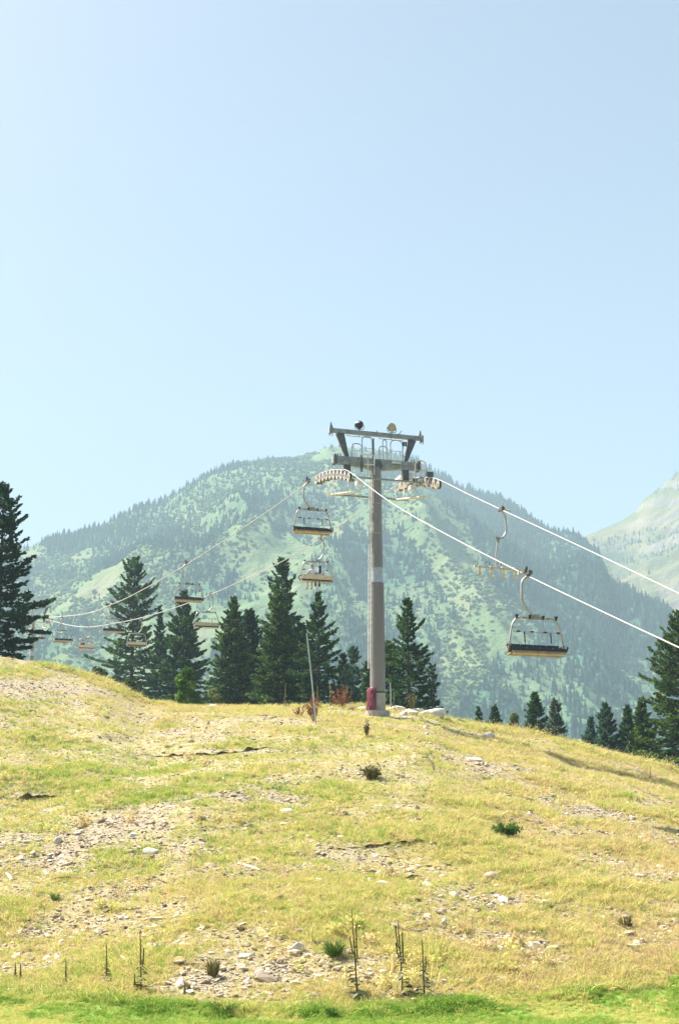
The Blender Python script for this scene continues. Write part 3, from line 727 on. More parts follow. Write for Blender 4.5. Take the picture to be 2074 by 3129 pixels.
place_tree('leafy_bush', 395, 2068, 98, 40, 44, 'green', 'dark low scrub where the left bank meets the crest', 'bush', True, count=2600, clumps=16, leaf=.12)

# ------------------------------------------------------------------ the ski lift
S = .33; TH = math.atan(S); D = 72.0
base = at(1154, 2165, D); base.z = float(H(np.array([base.x]), np.array([D]))[0])
ZM = at(1154, 2165, D).z        # photo level of the mast foot
DZ = ZM - base.z
cm = base.x + S * D; GA = 2.40
def line_y(px, py, side):       # distance at which the rope (or mid line) shows at this pixel
    k = at(px, py, 1); return (cm + side * GA / math.cos(TH)) / (k.x + S)
def rope_pt(px, py, side): return at(px, py, line_y(px, py, side))

def make_tower():
    o = empty('lift_tower', base, TH); d = DZ
    # mast: lower painted tube, flange, upper galvanised tube, pale base, footing
    mb = MB(); mb.tube([(0, 0, -.9), (0, 0, .22)], [.62, .60], 20); f = mb.build('footing', M['concrete'], o, True)
    mb = MB(); mb.tube([(0, 0, .2), (0, 0, .84 + d)], .385, 24); mb.build('mast_base', M['mast_base'], o, True)
    mb = MB(); mb.tube([(0, 0, .82 + d), (0, 0, 6.42 + d)], [.392, .355], 24); ml = mb.build('lower_mast', M['mast_low'], o, True)
    mb = MB(); mb.disc((0, 0, 6.44 + d), (0, 0, 1), .375, .06, 24); mb.build('flange', M['galv'], o, True)
    mb = MB(); mb.tube([(0, 0, 6.42 + d), (0, 0, 7.2 + d)], [.325, .318], 24); mb.build('mast_collar', M['galv'], o, True)
    mb = MB(); mb.tube([(0, 0, 7.2 + d), (0, 0, 12.55 + d)], [.312, .245], 24); mu = mb.build('upper_mast', M['mast_up'], o, True)
    for z in (7.2, 9.0, 10.6): mb = MB(); mb.disc((0, 0, z + d), (0, 0, 1), .325 - (z - 7.2) * .0125, .05, 24); mb.build('weld_band', M['arm'], mu, True)
    mb = MB()                                                              # strap holding the pad
    mb.tube([(.395 * math.cos(a), .395 * math.sin(a), (.84 + d) + .05 * math.sin(a)) for a in np.linspace(0, 6.2832, 25)], .035, 6, False); mb.build('strap', M['black'], o)
    # ladder on the left side of the mast
    mb = MB()
    for y in (-.17, .17): mb.tube([(-.44, y, 2.0 + d), (-.32, y, 12.3 + d)],   .03, 6)
    lad = mb.build('ladder', M['white_panel'], o)  # galvanised rails coloured white to stand in for sun on them
    for k in range(34):
        z = 2.3 + k * .29; x = -.44 + .12 * (z - 2.0) / 10.3; mb = MB(); mb.tube([(x, -.17, z + d), (x, .17, z + d)], .013, 5); mb.build('rung', M['galv'], lad)
    # main crossarm
    mb = MB(); za = 12.80 + d
    for s in (-1, 1):
        mb.beam((0, 0, za - .10), (s * 1.3, 0, za - .02), .34, .62, .32, .46, side=(0, 1, 0)); mb.beam((s * 1.3, 0, za - .02), (s * 2.42, 0, za), .32, .46, .28, .40, side=(0, 1, 0))
    mb.build('crossarm', M['arm'], o, bevel=.015)
    mb = MB(); mb.disc((0, -.19, za - .14), (0, 1, 0), .27, .06, 20); mb.build('end_cover', M['arm_dark'], o, True)
    for s in (-1, 1):
        mb = MB(); mb.box((s * 2.32, -.02, za), (.14, .44, .52)); mb.build('end_plate', M['arm_dark'], o, bevel=.01)
        for x in (2.12, 1.98): mb = MB(); mb.tube([(s * x, 0, za + .2), (s * x, 0, za + .36)], .03, 6); mb.build('bolt', M['arm_dark'], o)
    # upper beam on two raking struts
    zu = 14.38 + d
    mb = MB(); mb.box((0, 0, zu), (5.25, .20, .22)); ub = mb.build('upper_beam', M['arm'], o, bevel=.012)
    for s in (-1, 1):
        mb = MB(); mb.beam((s * 1.62, 0, za + .20), (s * 2.02, 0, zu - .11), .12, .20, .16, .44, side=(0, 1, 0)); mb.build('raking_strut', M['arm_dark'], o, bevel=.008)
        mb = MB(); mb.box((s * 2.56, 0, zu - .02), (.14, .30, .34)); mb.build('beam_end', M['arm'], ub, bevel=.01)
        mb = MB(); mb.tube([(s * 2.46, 0, zu + .1), (s * 2.50, 0, zu + .30), (s * 2.50, 0, zu + .44)], [.09, .05, .025], 6); mb.build('hoist_hook', M['arm_dark'], ub)
        for x in (2.46, 2.60): mb = MB(); mb.tube([(s * x, -.1, zu - .12), (s * x, -.1, zu - .34)], .022, 5); mb.build('hook_pin', M['arm_dark'], ub)
        # thin pipe hung under the beam
        mb = MB(); a, b = (-1.68, -.32) if s < 0 else (.12, 1.44)
        mb.tube([(a, -.14, zu - .12), (a, -.14, zu - .26), (b, -.14, zu - .26), (b, -.14, zu - .12)], .016, 5); mb.tube([((a + b) / 2, -.14, zu - .12), ((a + b) / 2, -.14, zu - .26)], .014, 5); mb.build('hung_pipe', M['arm_dark'], ub)
    mb = MB(); mb.tube([(0, 0, zu + .1), (0, 0, zu + .27)], [.13, .01], 4); mb.build('centre_peak', M['arm_dark'], ub)
    for x, face, mt in ((-.93, 1, 'black'), (.87, -1, 'lamp')):           # two floodlights
        mb = MB(); c = Vector((x, 0, zu + .46)); ax = Vector((.1, -face * -1 if face > 0 else -1, -.12)); ax = Vector((.12, -1, -.1)) if face < 0 else Vector((-.1, 1, -.05))
        mb.tube([c - ax.normalized() * .22, c - ax.normalized() * .10, c + ax.normalized() * .06], [.08, .19, .235], 18); l = mb.build('floodlight', M['black'], o, True)
        mb = MB(); mb.disc(c + ax.normalized() * .065, ax, .215, .03, 18); mb.build('lamp_face', M[mt] if face < 0 else M['sign_white'], l, True)
        mb = MB(); mb.tube(arc([c + Vector((-.25, 0, .0)), c + Vector((-.24, 0, -.27)), c + Vector((.24, 0, -.27)), c + Vector((.25, 0, 0))]), .018, 5); mb.tube([c + Vector((0, 0, -.26)), (x, 0, zu + .1)], .03, 6); mb.build('yoke', M['black'], l)
    mb = MB(); mb.tube([(1.18, 0, zu + .1), (1.36, 0, zu + .2), (1.42, 0, zu + .34)], .02, 5); mb.build('lifting_lug', M['arm_dark'], ub)
    # handrails over the crossarm
    for pts in (((-1.42, -.2, za + .2), (-1.42, -.2, za + .92), (-.86, -.2, za + .92), (-.86, -.2, za + .2)), ((-.86, -.2, za + .2), (-.86, -.2, za + 1.36), (-.30, -.2, za + 1.36), (-.30, -.2, za + .2)),
                ((.08, -.2, za + .2), (.08, -.2, za + .90), (.55, -.2, za + .90), (.55, -.2, za + .2)), ((.72, -.2, za + .2), (.72, -.2, za + 1.30), (1.40, -.2, za + 1.30), (1.40, -.2, za + .2)),
                ((.45, .25, za + .2), (.45, .25, za + 1.4), (.66, .25, za + 1.4), (.66, .25, za + .2))):
        mb = MB(); mb.tube(arc(pts), .030, 6); mx = .55 * pts[0][2] + .45 * pts[1][2]; mb.tube([(pts[0][0], pts[0][1], mx), (pts[3][0], pts[3][1], mx)], .015, 5); mb.build('handrail', M['galv'], o, True)
    mb = MB(); mb.beam((-.24, -.24, za + .1), (-.24, -.24, za + 1.28), .05, .09); mb.build('rail_post', M['arm_dark'], o)
    fr = MB(); fr.tube([(-.92, -.42, za + .30), (-.26, -.42, za + .30)], .03, 6); fr.tube([(-.80, -.42, za - .22), (-.26, -.42, za - .22)], .03, 6); fr.tube([(-.26, -.42, za + .34), (-.26, -.42, za - .72), (-.62, -.42, za - .78), (-.62, -.42, za + .3)], .026, 6); fr.build('access_frame', M['white_panel'], o, True)
    for x in (-.98, -.90): mb = MB(); mb.tube([(x, -.34, za + .3), (x, -.34, za - .62)], .03, 6); mb.build('post', M['arm_dark'], o)
    # number sign
    mb = MB(); mb.box((1.50, -.26, za + 1.12), (.24, .02, .24)); sg = mb.build('number_sign', M['black'], o)
    cu = bpy.data.curves.new('numeral', 'FONT'); cu.body = '2'; cu.size = .24; cu.align_x = 'CENTER'; cu.align_y = 'CENTER'; cu.extrude = .004
    tmp = bpy.data.objects.new('numeral', cu); col.objects.link(tmp); dg = bpy.context.evaluated_depsgraph_get(); me = bpy.data.meshes.new_from_object(tmp.evaluated_get(dg)); bpy.data.objects.remove(tmp)
    me.transform(Matrix.Translation((1.50, -.274, za + 1.12)) @ Matrix.Rotation(R(90), 4, 'X')); me.materials.clear(); me.materials.append(M['sign_white']); link('numeral', me, sg)
    mb = MB(); mb.tube(arc([(1.44, -.26, za + .98), (1.34, -.26, za + .6), (1.50, -.26, za + .4)]), .012, 5); mb.build('cable_loop', M['black'], sg)
    # rails running between the two catwalks
    for y, z in ((-.5, -.98), (1.3, -1.52)):
        mb = MB(); mb.beam((-2.0, y, za + z), (2.3, y, za + z), .09, .08); mb.build('tie_rail', M['arm'], o)
    for s in (-1, 1):
        # hanger plates, sheave beam and wheels
        mb = MB(); mb.box((s * 1.62, 0, za - .45), (.34, .20, .56)); mb.build('hanger_plate', M['arm_dark'], o, bevel=.01)
        mb = MB(); mb.beam((s * 1.5, 0, za - .72), (s * 2.36, 0, za - .74), .16, .18); mb.build('sheave_axle', M['arm_dark'], o)
        def rz(b): return 12.24 + d + .22 * b - .029 * b * b
        mb = MB(); bs = np.linspace(-2.9, 2.9, 13)
        for i in range(12): mb.beam((s * GA - s * .16, bs[i], rz(bs[i]) - .40), (s * GA - s * .16, bs[i + 1], rz(bs[i + 1]) - .40), .05, .14)
        bt = mb.build('sheave_beam', M['tan'], o)
        for i in range(5):
            b0 = -2.7 + i * 1.2; mb = MB(); mb.beam((s * GA, b0 - .08, rz(b0) - .33), (s * GA, b0 + .68, rz(b0 + .6) - .33), .13, .12); mb.build('rocker', M['arm_dark'], o)
            mb = MB(); mb.tube([(s * GA, b0 + .3, rz(b0 + .3) - .36), (s * GA - s * .2, b0 + .3, rz(b0 + .3) - .48)], .07, 8); mb.build('pivot', M['arm_dark'], o)
        for i in range(10):
            b = -2.7 + i * .6; c = Vector((s * GA, b, rz(b) - .255)); mb = MB(); mb.disc(c, (1, 0, 0), .205, .07, 20); wl = mb.build('sheave_wheel', M['rubber'], o, True)
            for q in (-1, 1): mb = MB(); mb.disc(c + Vector((q * .052, 0, 0)), (1, 0, 0), .235, .034, 20, ); mb.build('wheel_flange', M['sheave'], wl, True); mb = MB(); mb.disc(c + Vector((q * .075, 0, 0)), (1, 0, 0), .05, .03, 10); mb.build('hub', M['arm_dark'], wl)
        # catwalk with rails beside the sheaves
        x = s * (GA - .62); mb = MB(); mb.beam((x, -2.2, rz(-2.2) - 1.00), (x, 2.4, rz(2.4) - 1.10), .46, .05); cw = mb.build('catwalk', M['white_panel'], o)
        x2 = s * (GA - .9)
        for b in (-2.0, -.7, .6, 1.9):
            mb = MB(); mb.tube([(x, b, rz(b) - 1.0), (x, b, rz(b) - .45)], .022, 5); mb.build('catwalk_hanger', M['white_panel'], cw)
        mb = MB(); mb.box((s * (GA - .5), 1.0, 12.38 + d), (.66, .9, .16)); mb.build('catwalk_panel', M['white_panel'], cw, bevel=.01)
        mb = MB(); mb.box((s * (GA - .95), -1.4, rz(-1.4) - .62), (.3, .36, .22)); mb.build('junction_box', M['white_panel'], cw, bevel=.01)
        mb = MB(); mb.tube([(s * 1.72, .5, za - .4), (s * 2.2, 1.9, za - 1.35)], .03, 5); mb.build('brace', M['white_panel'], o)
    # pale rail cage and control boxes on the right arm
    mb = MB(); mb.tube(arc([(2.0, -.5, za - .9), (2.0, -.5, za + .22), (2.62, -.5, za + .22), (2.62, -.5, za - .9)], 2), .026, 6); mb.tube([(2.0, -.5, za - .32), (2.62, -.5, za - .32)], .026, 6); mb.tube([(2.3, -.5, za + .22), (2.3, -.5, za - .9)], .024, 6); mb.build('rail_cage', M['cream'], o)
    for c, s_, mt in (((2.84, -.35, za - .52), (.36, .3, .36), 'arm_dark'), ((2.36, -.4, za - .86), (.34, .26, .22), 'white_panel'), ((1.85, -.2, za - .62), (.16, .2, .42), 'white_panel'), ((1.05, -.25, za + .06), (.46, .12, .10), 'white_panel')):
        mb = MB(); mb.box(c, s_); mb.build('control_box', M[mt], o, bevel=.012)
    return tag(o, 'tall grey lift tower with red pad at its foot', 'lift tower')
tower = make_tower()
far_c = at(104, 1893, line_y(104, 1893, 0)); far = copy_tree(tower)
far.location = (far_c.x, far_c.y, far_c.z - 12.3 - DZ); far['label'] = 'distant small lift tower beside the tall dark left fir'
for ch in list(far.children):
    if ch.name.split('.')[0] in ('strap', 'number_sign'):
        for g in list(ch.children): bpy.data.objects.remove(g)
        bpy.data.objects.remove(ch)
tag(tower, group='lift towers'); tag(far, group='lift towers')

# crash pad strapped round the left front of the mast
mb = MB(); n = 14; v = []; rows_ = np.linspace(0, 1, 12)
for i, q in enumerate(rows_):
    z = base.z - .05 + q * (1.10 + DZ)
    for k in range(n):
        a = R(150) + (R(238) - R(150)) * k / (n - 1); bulge = .10 + .028 * math.sin(q * 7 + k * .9) + .022 * math.sin(k * 2.3 - q * 15); bulge *= (1 - .55 * max(0, q - .93) / .07)
        rr = .40 + bulge + .08 * (1 - q); v.append((base.x + rr * math.cos(a + TH), D + rr * math.sin(a + TH), z))
off = len(v)
for i, q in enumerate(rows_):
    for k in range(n):
        a = R(150) + (R(238) - R(150)) * k / (n - 1); rr = .405; v.append((base.x + rr * math.cos(a + TH), D + rr * math.sin(a + TH), base.z - .05 + q * (1.10 + DZ)))
f = []
for i in range(11):
    for k in range(n - 1):
        a = i * n + k; f.append((a, a + 1, a + n + 1, a + n)); f.append((off + a + n, off + a + n + 1, off + a + 1, off + a))
    for k in (0, n - 1): a = i * n + k; f.append((a, a + n, off + a + n, off + a) if k == 0 else (a + n, a, off + a, off + a + n))
for k in range(n - 1): f.append((off + k, off + k + 1, k + 1, k)); a = 11 * n + k; f.append((a, a + 1, off + a + 1, off + a))
mb.add(v, f); o = mb.build('crash_pad', M['red'], None, True); tag(o, 'worn red crash pad strapped to the mast foot', 'crash pad')

# ------------------------------------------------------------------ chairs
def make_chair():
    o = empty('lift_chair'); gx = -.25
    mb = MB(); mb.box((gx, 0, .03), (.15, .46, .14), Matrix.Rotation(R(-12), 3, 'X')); mb.beam((gx - .02, .26, .10), (gx - .10, -.10, .26), .10, .09); gr = mb.build('grip', M['arm_dark'], o, bevel=.015)
    mb = MB(); mb.tube([(gx, 0, .05), (gx - .34, .0, .05)], .025, 6); mb.build('grip_lever', M['frame'], gr); mb = MB(); mb.disc((gx - .36, 0, .05), (1, 0, 0), .075, .05, 12); mb.build('grip_roller', M['sheave'], gr, True)
    mb = MB(); mb.tube(arc([(gx, 0, -.03), (-.50, 0, -.22), (-.53, 0, -.98), (-.20, 0, -1.40), (0, 0, -1.50)], 5), .047, 10); mb.build('hanger_arm', M['frame'], o, True)
    mb = MB(); mb.box((.0, 0, -1.50), (.26, .17, .18)); mb.build('hanger_joint', M['arm'], o, bevel=.02)
    mb = MB(); mb.tube(arc([(-1.04, .16, -2.74), (-1.06, .02, -2.52), (-.86, 0, -1.52), (0, 0, -1.52), (.86, 0, -1.52), (1.06, .02, -2.52), (1.04, .16, -2.74)], 6), .036, 8); mb.build('bail_frame', M['frame'], o, True)
    mb = MB(); mb.tube([(-.52, 0, -1.54), (.52, 0, -1.54)], .055, 8); mb.build('bail_sleeve', M['arm'], o, True)
    rot = Matrix.Rotation(R(-9), 3, 'X')
    mb = MB(); mb.box((0, 0, -2.81), (2.06, .52, .06), rot); mb.build('seat_pan', M['tan'], o, bevel=.012)
    mb = MB(); mb.beam((-1.02, -.26, -2.865), (1.02, -.26, -2.865), .035, .035); mb.build('lower_rail', M['cream'], o)
    brot = Matrix.Rotation(R(12), 3, 'X')
    mb = MB(); mb.box((0, .30, -2.60), (2.06, .035, .30), brot.inverted()); mb.build('back_shell', M['cream'], o, bevel=.01)
    mb = MB(); mb.beam((-1.0, .20, -2.82), (1.0, .20, -2.82), .05, .05); mb.build('rear_rail', M['black'], o)
    for k in range(4):
        x = -.765 + k * .51
        mb = MB(); mb.box((x, -.015, -2.715), (.485, .52, .13), rot); mb.build('seat_cushion', M['black'], o, bevel=.025)
        mb = MB(); mb.box((x, .255, -2.60), (.485, .055, .29), brot.inverted()); mb.build('back_cushion', M['black'], o, bevel=.02)
        mb = MB(); mb.tube([(x, -.06, -1.46), (x, -.06, -1.60)], [.07, .025], 6); mb.build('bar_bracket', M['black'], o)
        mb = MB(); mb.box((x + .02, -.12, -2.06), (.11, .12, .05)); mb.build('footrest', M['black'], o, bevel=.01)
        if k in (0, 2, 3): mb = MB(); mb.tube([(x, -.06, -1.58), (x, -.12, -2.06)], .006, 4); mb.build('wire', M['arm'], o)
    for s in (-1, 1):
        mb = MB(); mb.tube(arc([(s * 1.05, .22, -2.52), (s * 1.09, -.12, -2.50), (s * 1.09, -.26, -2.62), (s * 1.05, -.05, -2.78)], 4), .04, 8); mb.build('armrest', M['black'], o, True)
    mb = MB(); mb.tube([(-.98, -.10, -2.06), (.98, -.12, -2.10)], .016, 6); mb.build('restraint_bar', M['frame'], o)
    for x in (-.52, .50): mb = MB(); mb.tube([(x, -.12, -2.07), (x + .01, -.14, -2.44)], .022, 6); mb.build('hanging_rod', M['black'], o)
    return o
A_front = [  # grip pixel, label
 (1612, 1757, 'nearest empty lift chair, low on the right, black padded front showing'),
 (942, 1473, 'empty lift chair hanging just left of the tower sheaves'),
 (570, 1723, 'empty lift chair in front of the narrow firs on the upper left rope'),
 (345, 1843, 'empty lift chair before the ragged fir, black padded front showing'),
 (192, 1889, 'tiny far lift chair right of the distant tower, front showing'),
 (112, 1893, 'tiny far lift chair below the distant tower arm'),
]
B_back = [
 (978, 1645, 'lift chair seen from behind carrying two riders left of the mast'),
 (642, 1816, 'empty cream backed lift chair left of the dense pointed fir'),
 (428, 1893, 'empty cream backed lift chair before the trunk of the ragged fir'),
 (272, 1916, 'far lift chair with two passengers above the left bank'),
 (190, 1906, 'tiny far cream backed lift chair beyond the far passengers'),
]
proto = make_chair(); first = True; chairs = {}
for lst, side, rot in ((A_front, -1, TH), (B_back, 1, TH + math.pi)):
    for px, py, lb in lst:
        o = proto if first else copy_tree(proto); first = False
        p = rope_pt(px, py, side); c, s_ = math.cos(rot), math.sin(rot)
        o.location = (p.x + .25 * c, p.y + .25 * s_, p.z); o.rotation_euler = (0, 0, rot)
        tag(o, lb, 'chairlift', 'lift chairs on the ropes'); chairs[px] = o

# bike carrier on the far rope
o = empty('bike_carrier'); p = rope_pt(1530, 1558, 1)
mb = MB(); mb.box((0, 0, .03), (.15, .46, .14)); mb.beam((.02, .2, .10), (-.10, -.12, .28), .10, .09); gr = mb.build('grip', M['arm_dark'], o, bevel=.015)
mb = MB(); mb.tube([(0, 0, .05), (-.38, 0, -.02)], .025, 6); mb.build('grip_lever', M['frame'], gr); mb = MB(); mb.disc((-.40, 0, -.02), (1, 0, 0), .075, .05, 12); mb.build('grip_roller', M['sheave'], gr, True)
mb = MB(); mb.tube(arc([(0, 0, -.03), (-.20, 0, -.25), (-.24, 0, -1.02), (-.06, 0, -1.30), (.22, 0, -1.36)], 5), .047, 10); mb.build('hanger_arm', M['frame'], o, True)
mb = MB(); mb.add([(.10, -.08, -1.30), (.36, -.08, -1.28), (.22, -.08, -1.62), (.10, .08, -1.30), (.36, .08, -1.28), (.22, .08, -1.62)], [(0, 1, 2), (5, 4, 3), (0, 3, 4, 1), (1, 4, 5, 2), (2, 5, 3, 0)]); mb.build('gusset', M['arm'], o)
mb = MB(); mb.tube([(.22, 0, -1.55), (.32, 0, -2.1), (.31, 0, -2.74)], .035, 8); mb.build('post', M['frame'], o, True)
mb = MB(); mb.beam((-.90, 0, -2.76), (1.40, 0, -2.70), .09, .09); mb.build('carrier_bar', M['cream'], o)
for k in range(4):
    x = -.72 + k * .58
    mb = MB(); mb.tube(arc([(x + .10, 0, -2.78), (x + .10, -.1, -2.98), (x - .02, -.25, -3.10), (x - .16, -.4, -3.04)], 4), .055, 8); mb.build('wheel_tray', M['cream'], o, True)
    mb = MB(); mb.box((x + .05, 0, -2.685), (.34, .2, .05)); mb.build('tray_clamp', M['white_panel'], o)
    if k > 0: mb = MB(); mb.tube(arc([(x + .2, 0, -2.66), (x + .2, 0, -2.46), (x + .28, -.1, -2.44), (x + .34, -.16, -2.50)], 3), .014, 5); mb.build('hook', M['black'], o)
o.location = p; o.rotation_euler = (0, 0, TH + math.pi); tag(o, 'bike carrier with four hanging wheel trays on the right rope', 'bike carrier')

# ------------------------------------------------------------------ ropes
def spline(P, n=10):
    P = [Vector(p) for p in P]; out = []
    for i in range(len(P) - 1):
        a = P[max(i - 1, 0)]; b = P[i]; c = P[i + 1]; d = P[min(i + 2, len(P) - 1)]
        for k in range(n):
            t_ = k / n; out.append(.5 * ((2 * b) + (c - a) * t_ + (2 * a - 5 * b + 4 * c - d) * t_ ** 2 + (3 * b - a - 3 * c + d) * t_ ** 3))
    out.append(P[-1]); return out
TM = Matrix.Translation(base) @ Matrix.Rotation(TH, 4, 'Z')
def sheave_pts(side): return [TM @ Vector((side * GA, b, 12.24 + DZ + .22 * b - .029 * b * b + .0)) for b in (-2.9, -1.5, 0, 1.5, 2.9)]
FM = Matrix.Translation(far.location) @ Matrix.Rotation(TH, 4, 'Z')
def rope(side, near_px, far_px, label):
    near = [rope_pt(*q, side) for q in near_px]; n0 = near[0] + (near[0] - near[1]).normalized() * 7
    farp = [rope_pt(*q, side) for q in far_px]; sh = sheave_pts(side)
    fs = [FM @ Vector((side * GA, b, 12.24 + DZ + (.22 * b - .029 * b * b) * .5)) for b in (-2.5, 0, 2.5)]
    end = fs[-1] + Vector((-S, 1, .02)).normalized() * 90
    P = [n0] + near + sh + farp + fs + [end]
    pts = spline(P, 8); rad = [.024 + .030 * max(0, min(1, (q.y - 85) / 90)) for q in pts]
    mb = MB(); mb.tube(pts, rad, 8); o = mb.build('haul_rope', M['rope'], None, True); tag(o, label, 'rope', 'haul ropes')
rope(-1, [(2074, 1979), (1850, 1874), (1600, 1754), (1350, 1626), (1190, 1533)], [(880, 1519), (760, 1602), (570, 1725), (440, 1800), (345, 1846), (240, 1879)], 'pale steel rope running over the left sheaves down to the lower right')
rope(1, [(2074, 1814), (1800, 1683), (1530, 1557), (1430, 1510)], [(1130, 1542), (978, 1647), (830, 1732), (642, 1817), (520, 1862), (428, 1889), (350, 1905), (272, 1916), (215, 1911)], 'pale steel rope over the right sheaves sagging to the far left')

# ------------------------------------------------------------------ riders
def skin_mesh(name, joints, edges, mt, sub=2):
    me = bpy.data.meshes.new(name); me.from_pydata([j[0] for j in joints], edges, []); ob = bpy.data.objects.new(name, me); col.objects.link(ob)
    md = ob.modifiers.new('skin', 'SKIN'); md.use_smooth_shade = True
    for i, j in enumerate(joints):
        sv = me.skin_vertices[0].data[i]; sv.radius = j[1] if isinstance(j[1], tuple) else (j[1], j[1]); sv.use_root = (i == 0)
    ob.modifiers.new('sub', 'SUBSURF').levels = sub; ob.modifiers['sub'].render_levels = sub
    dg = bpy.context.evaluated_depsgraph_get(); m2 = bpy.data.meshes.new_from_object(ob.evaluated_get(dg)); bpy.data.objects.remove(ob)
    m2.materials.clear(); m2.materials.append(mt); m2.name = name
    for q in m2.polygons: q.use_smooth = True
    return m2
def join_meshes(name, ms, mt):
    bm = bmesh.new()
    for q in ms: bm.from_mesh(q)
    me = bpy.data.meshes.new(name); bm.to_mesh(me); bm.free(); me.materials.append(mt)
    for q in me.polygons: q.use_smooth = True
    return me
def ellip(c, r, n=2):
    bm = bmesh.new(); bmesh.ops.create_icosphere(bm, subdivisions=n, radius=1)
    for v_ in bm.verts: v_.co = Vector((c[0] + v_.co.x * r[0], c[1] + v_.co.y * r[1], c[2] + v_.co.z * r[2]))
    me = bpy.data.meshes.new('e'); bm.to_mesh(me); bm.free(); return me
def rider(chair, xo, label, shirt, legs, shoe, hair, long_hair, scale=1.0, arm_in=0, long_pants=False):
    o = empty('person'); s = 1
    J = [((0, .04, .10), (.15, .11)), ((0, .08, .30), (.135, .10)), ((0, .06, .50), (.165, .105)), ((0, .03, .60), .055), ((0, .015, .66), .052), ((0, 0, .73), (.075, .085)), ((0, 0, .82), (.078, .095)), ((0, .005, .88), (.055, .065))]
    Ed = [(0, 1), (1, 2), (2, 3), (3, 4), (4, 5), (5, 6), (6, 7)]
    parts = []
    for q in (-1, 1):
        n0 = len(J); hx = q * .16
        J += [((q * .175, .06, .535), .055), ((q * .25, .02, .30), .043), ((q * (.20 - .10 * arm_in), -.22, .22), .034), ((q * (.18 - .1 * arm_in), -.29, .21), (.040, .022))]; Ed += [(2, n0), (n0, n0 + 1), (n0 + 1, n0 + 2), (n0 + 2, n0 + 3)]
        n1 = len(J); J += [((q * .095, .0, .085), .085), ((q * .13, -.44, .10), .062), ((q * .13, -.47, -.16), .055), ((q * .13, -.46, -.36), .037), ((q * .13, -.50, -.42), .036), ((q * .135, -.62, -.43), .03)]
        Ed += [(0, n1), (n1, n1 + 1), (n1 + 1, n1 + 2), (n1 + 2, n1 + 3), (n1 + 3, n1 + 4), (n1 + 4, n1 + 5)]
    body = skin_mesh('body', J, Ed, M['skin']); extra = [body, ellip((0, -.105, .80), (.016, .026, .022), 1)]
    for q in (-1, 1):
        extra.append(ellip((q * .085, .01, .80), (.014, .026, .036), 1)); extra.append(ellip((q * .032, -.088, .825), (.013, .010, .008), 1))
        hp = Vector((q * (.18 - .1 * arm_in), -.30, .21))
        for fi in range(4):
            a = hp + Vector(((fi - 1.5) * .019, -.02, .004)); l = (.062, .074, .068, .052)[fi]; mb = MB(); mb.tube([a, a + Vector((0, -l * .6, -.006)), a + Vector((0, -l, -.032))], [.0095, .009, .007], 6); extra.append(mb.mesh('f', None))
        a = hp + Vector((-q * .036, .02, 0)); mb = MB(); mb.tube([a, a + Vector((-q * .028, -.03, -.004)), a + Vector((-q * .026, -.058, -.014))], [.011, .010, .008], 6); extra.append(mb.mesh('f', None))
    link('body', join_meshes('body', extra, M['skin']), o)
    JS = [((0, .05, .14), (.172, .135)), ((0, .08, .30), (.155, .125)), ((0, .06, .50), (.18, .125)), ((0, .04, .575), (.08, .075))]; ES = [(0, 1), (1, 2), (2, 3)]
    for q in (-1, 1): n0 = len(JS); JS += [((q * .18, .06, .535), .075), ((q * .24, .03, .37), .064)]; ES += [(2, n0), (n0, n0 + 1)]
    link('shirt', skin_mesh('shirt', JS, ES, shirt), o)
    JP = [((0, .04, .09), (.165, .13))]; EP = []
    for q in (-1, 1):
        n0 = len(JP); JP += [((q * .095, -.0, .09), .105), ((q * .13, -.42, .10), .085)]; EP += [(0, n0), (n0, n0 + 1)]
        if long_pants: JP += [((q * .13, -.47, -.12), .075), ((q * .13, -.465, -.34), .065)]; EP += [(n0 + 1, n0 + 2), (n0 + 2, n0 + 3)]
    link('pants' if long_pants else 'shorts', skin_mesh('legwear', JP, EP, legs), o)
    for q in (-1, 1): link('shoe', skin_mesh('shoe', [((q * .13, -.44, -.42), .048), ((q * .132, -.54, -.435), .046), ((q * .136, -.66, -.445), .034)], [(0, 1), (1, 2)], shoe, 1), o)
    if long_hair: hm = join_meshes('hair', [ellip((0, .025, .845), (.098, .105, .095)), skin_mesh('h', [((0, .04, .86), (.08, .07)), ((0, .105, .70), (.095, .045)), ((.03, .15, .50), (.085, .035)), ((.05, .165, .34), (.05, .02))], [(0, 1), (1, 2), (2, 3)], hair)], hair)
    else: hm = join_meshes('hair', [ellip((0, .022, .852), (.092, .102, .082))], hair)
    link('hair', hm, o)
    c = Matrix.Translation(chair.location) @ Matrix.Rotation(chair.rotation_euler.z, 4, 'Z')
    o.location = c @ Vector((xo, .02, -2.74)); o.rotation_euler = (0, 0, chair.rotation_euler.z); o.scale = (scale,) * 3
    tag(o, label, 'person', 'riders on the lift'); return o
ch = chairs[978]
rider(ch, .30, 'person in white shirt and shorts with short fair hair riding the chair by the mast', M['shirt_w'], M['shorts'], M['shoe'], M['hair_g'], False, 1.08)
rider(ch, -.22, 'person with long black hair and black trousers beside the white shirted rider', M['shirt_w'], M['pants'], M['shoe_p'], M['hair_b'], True, 1.0, .6, True)
ch = chairs[272]
rider(ch, .45, 'person in dark red top on the far chair above the left bank', M['shirt_r'], M['pants'], M['shoe'], M['hair_b'], False, 1.08)
rider(ch, -.5, 'person in white top on the far chair above the left bank', M['shirt_w'], M['pants'], M['shoe'], M['hair_g'], False, 1.05)

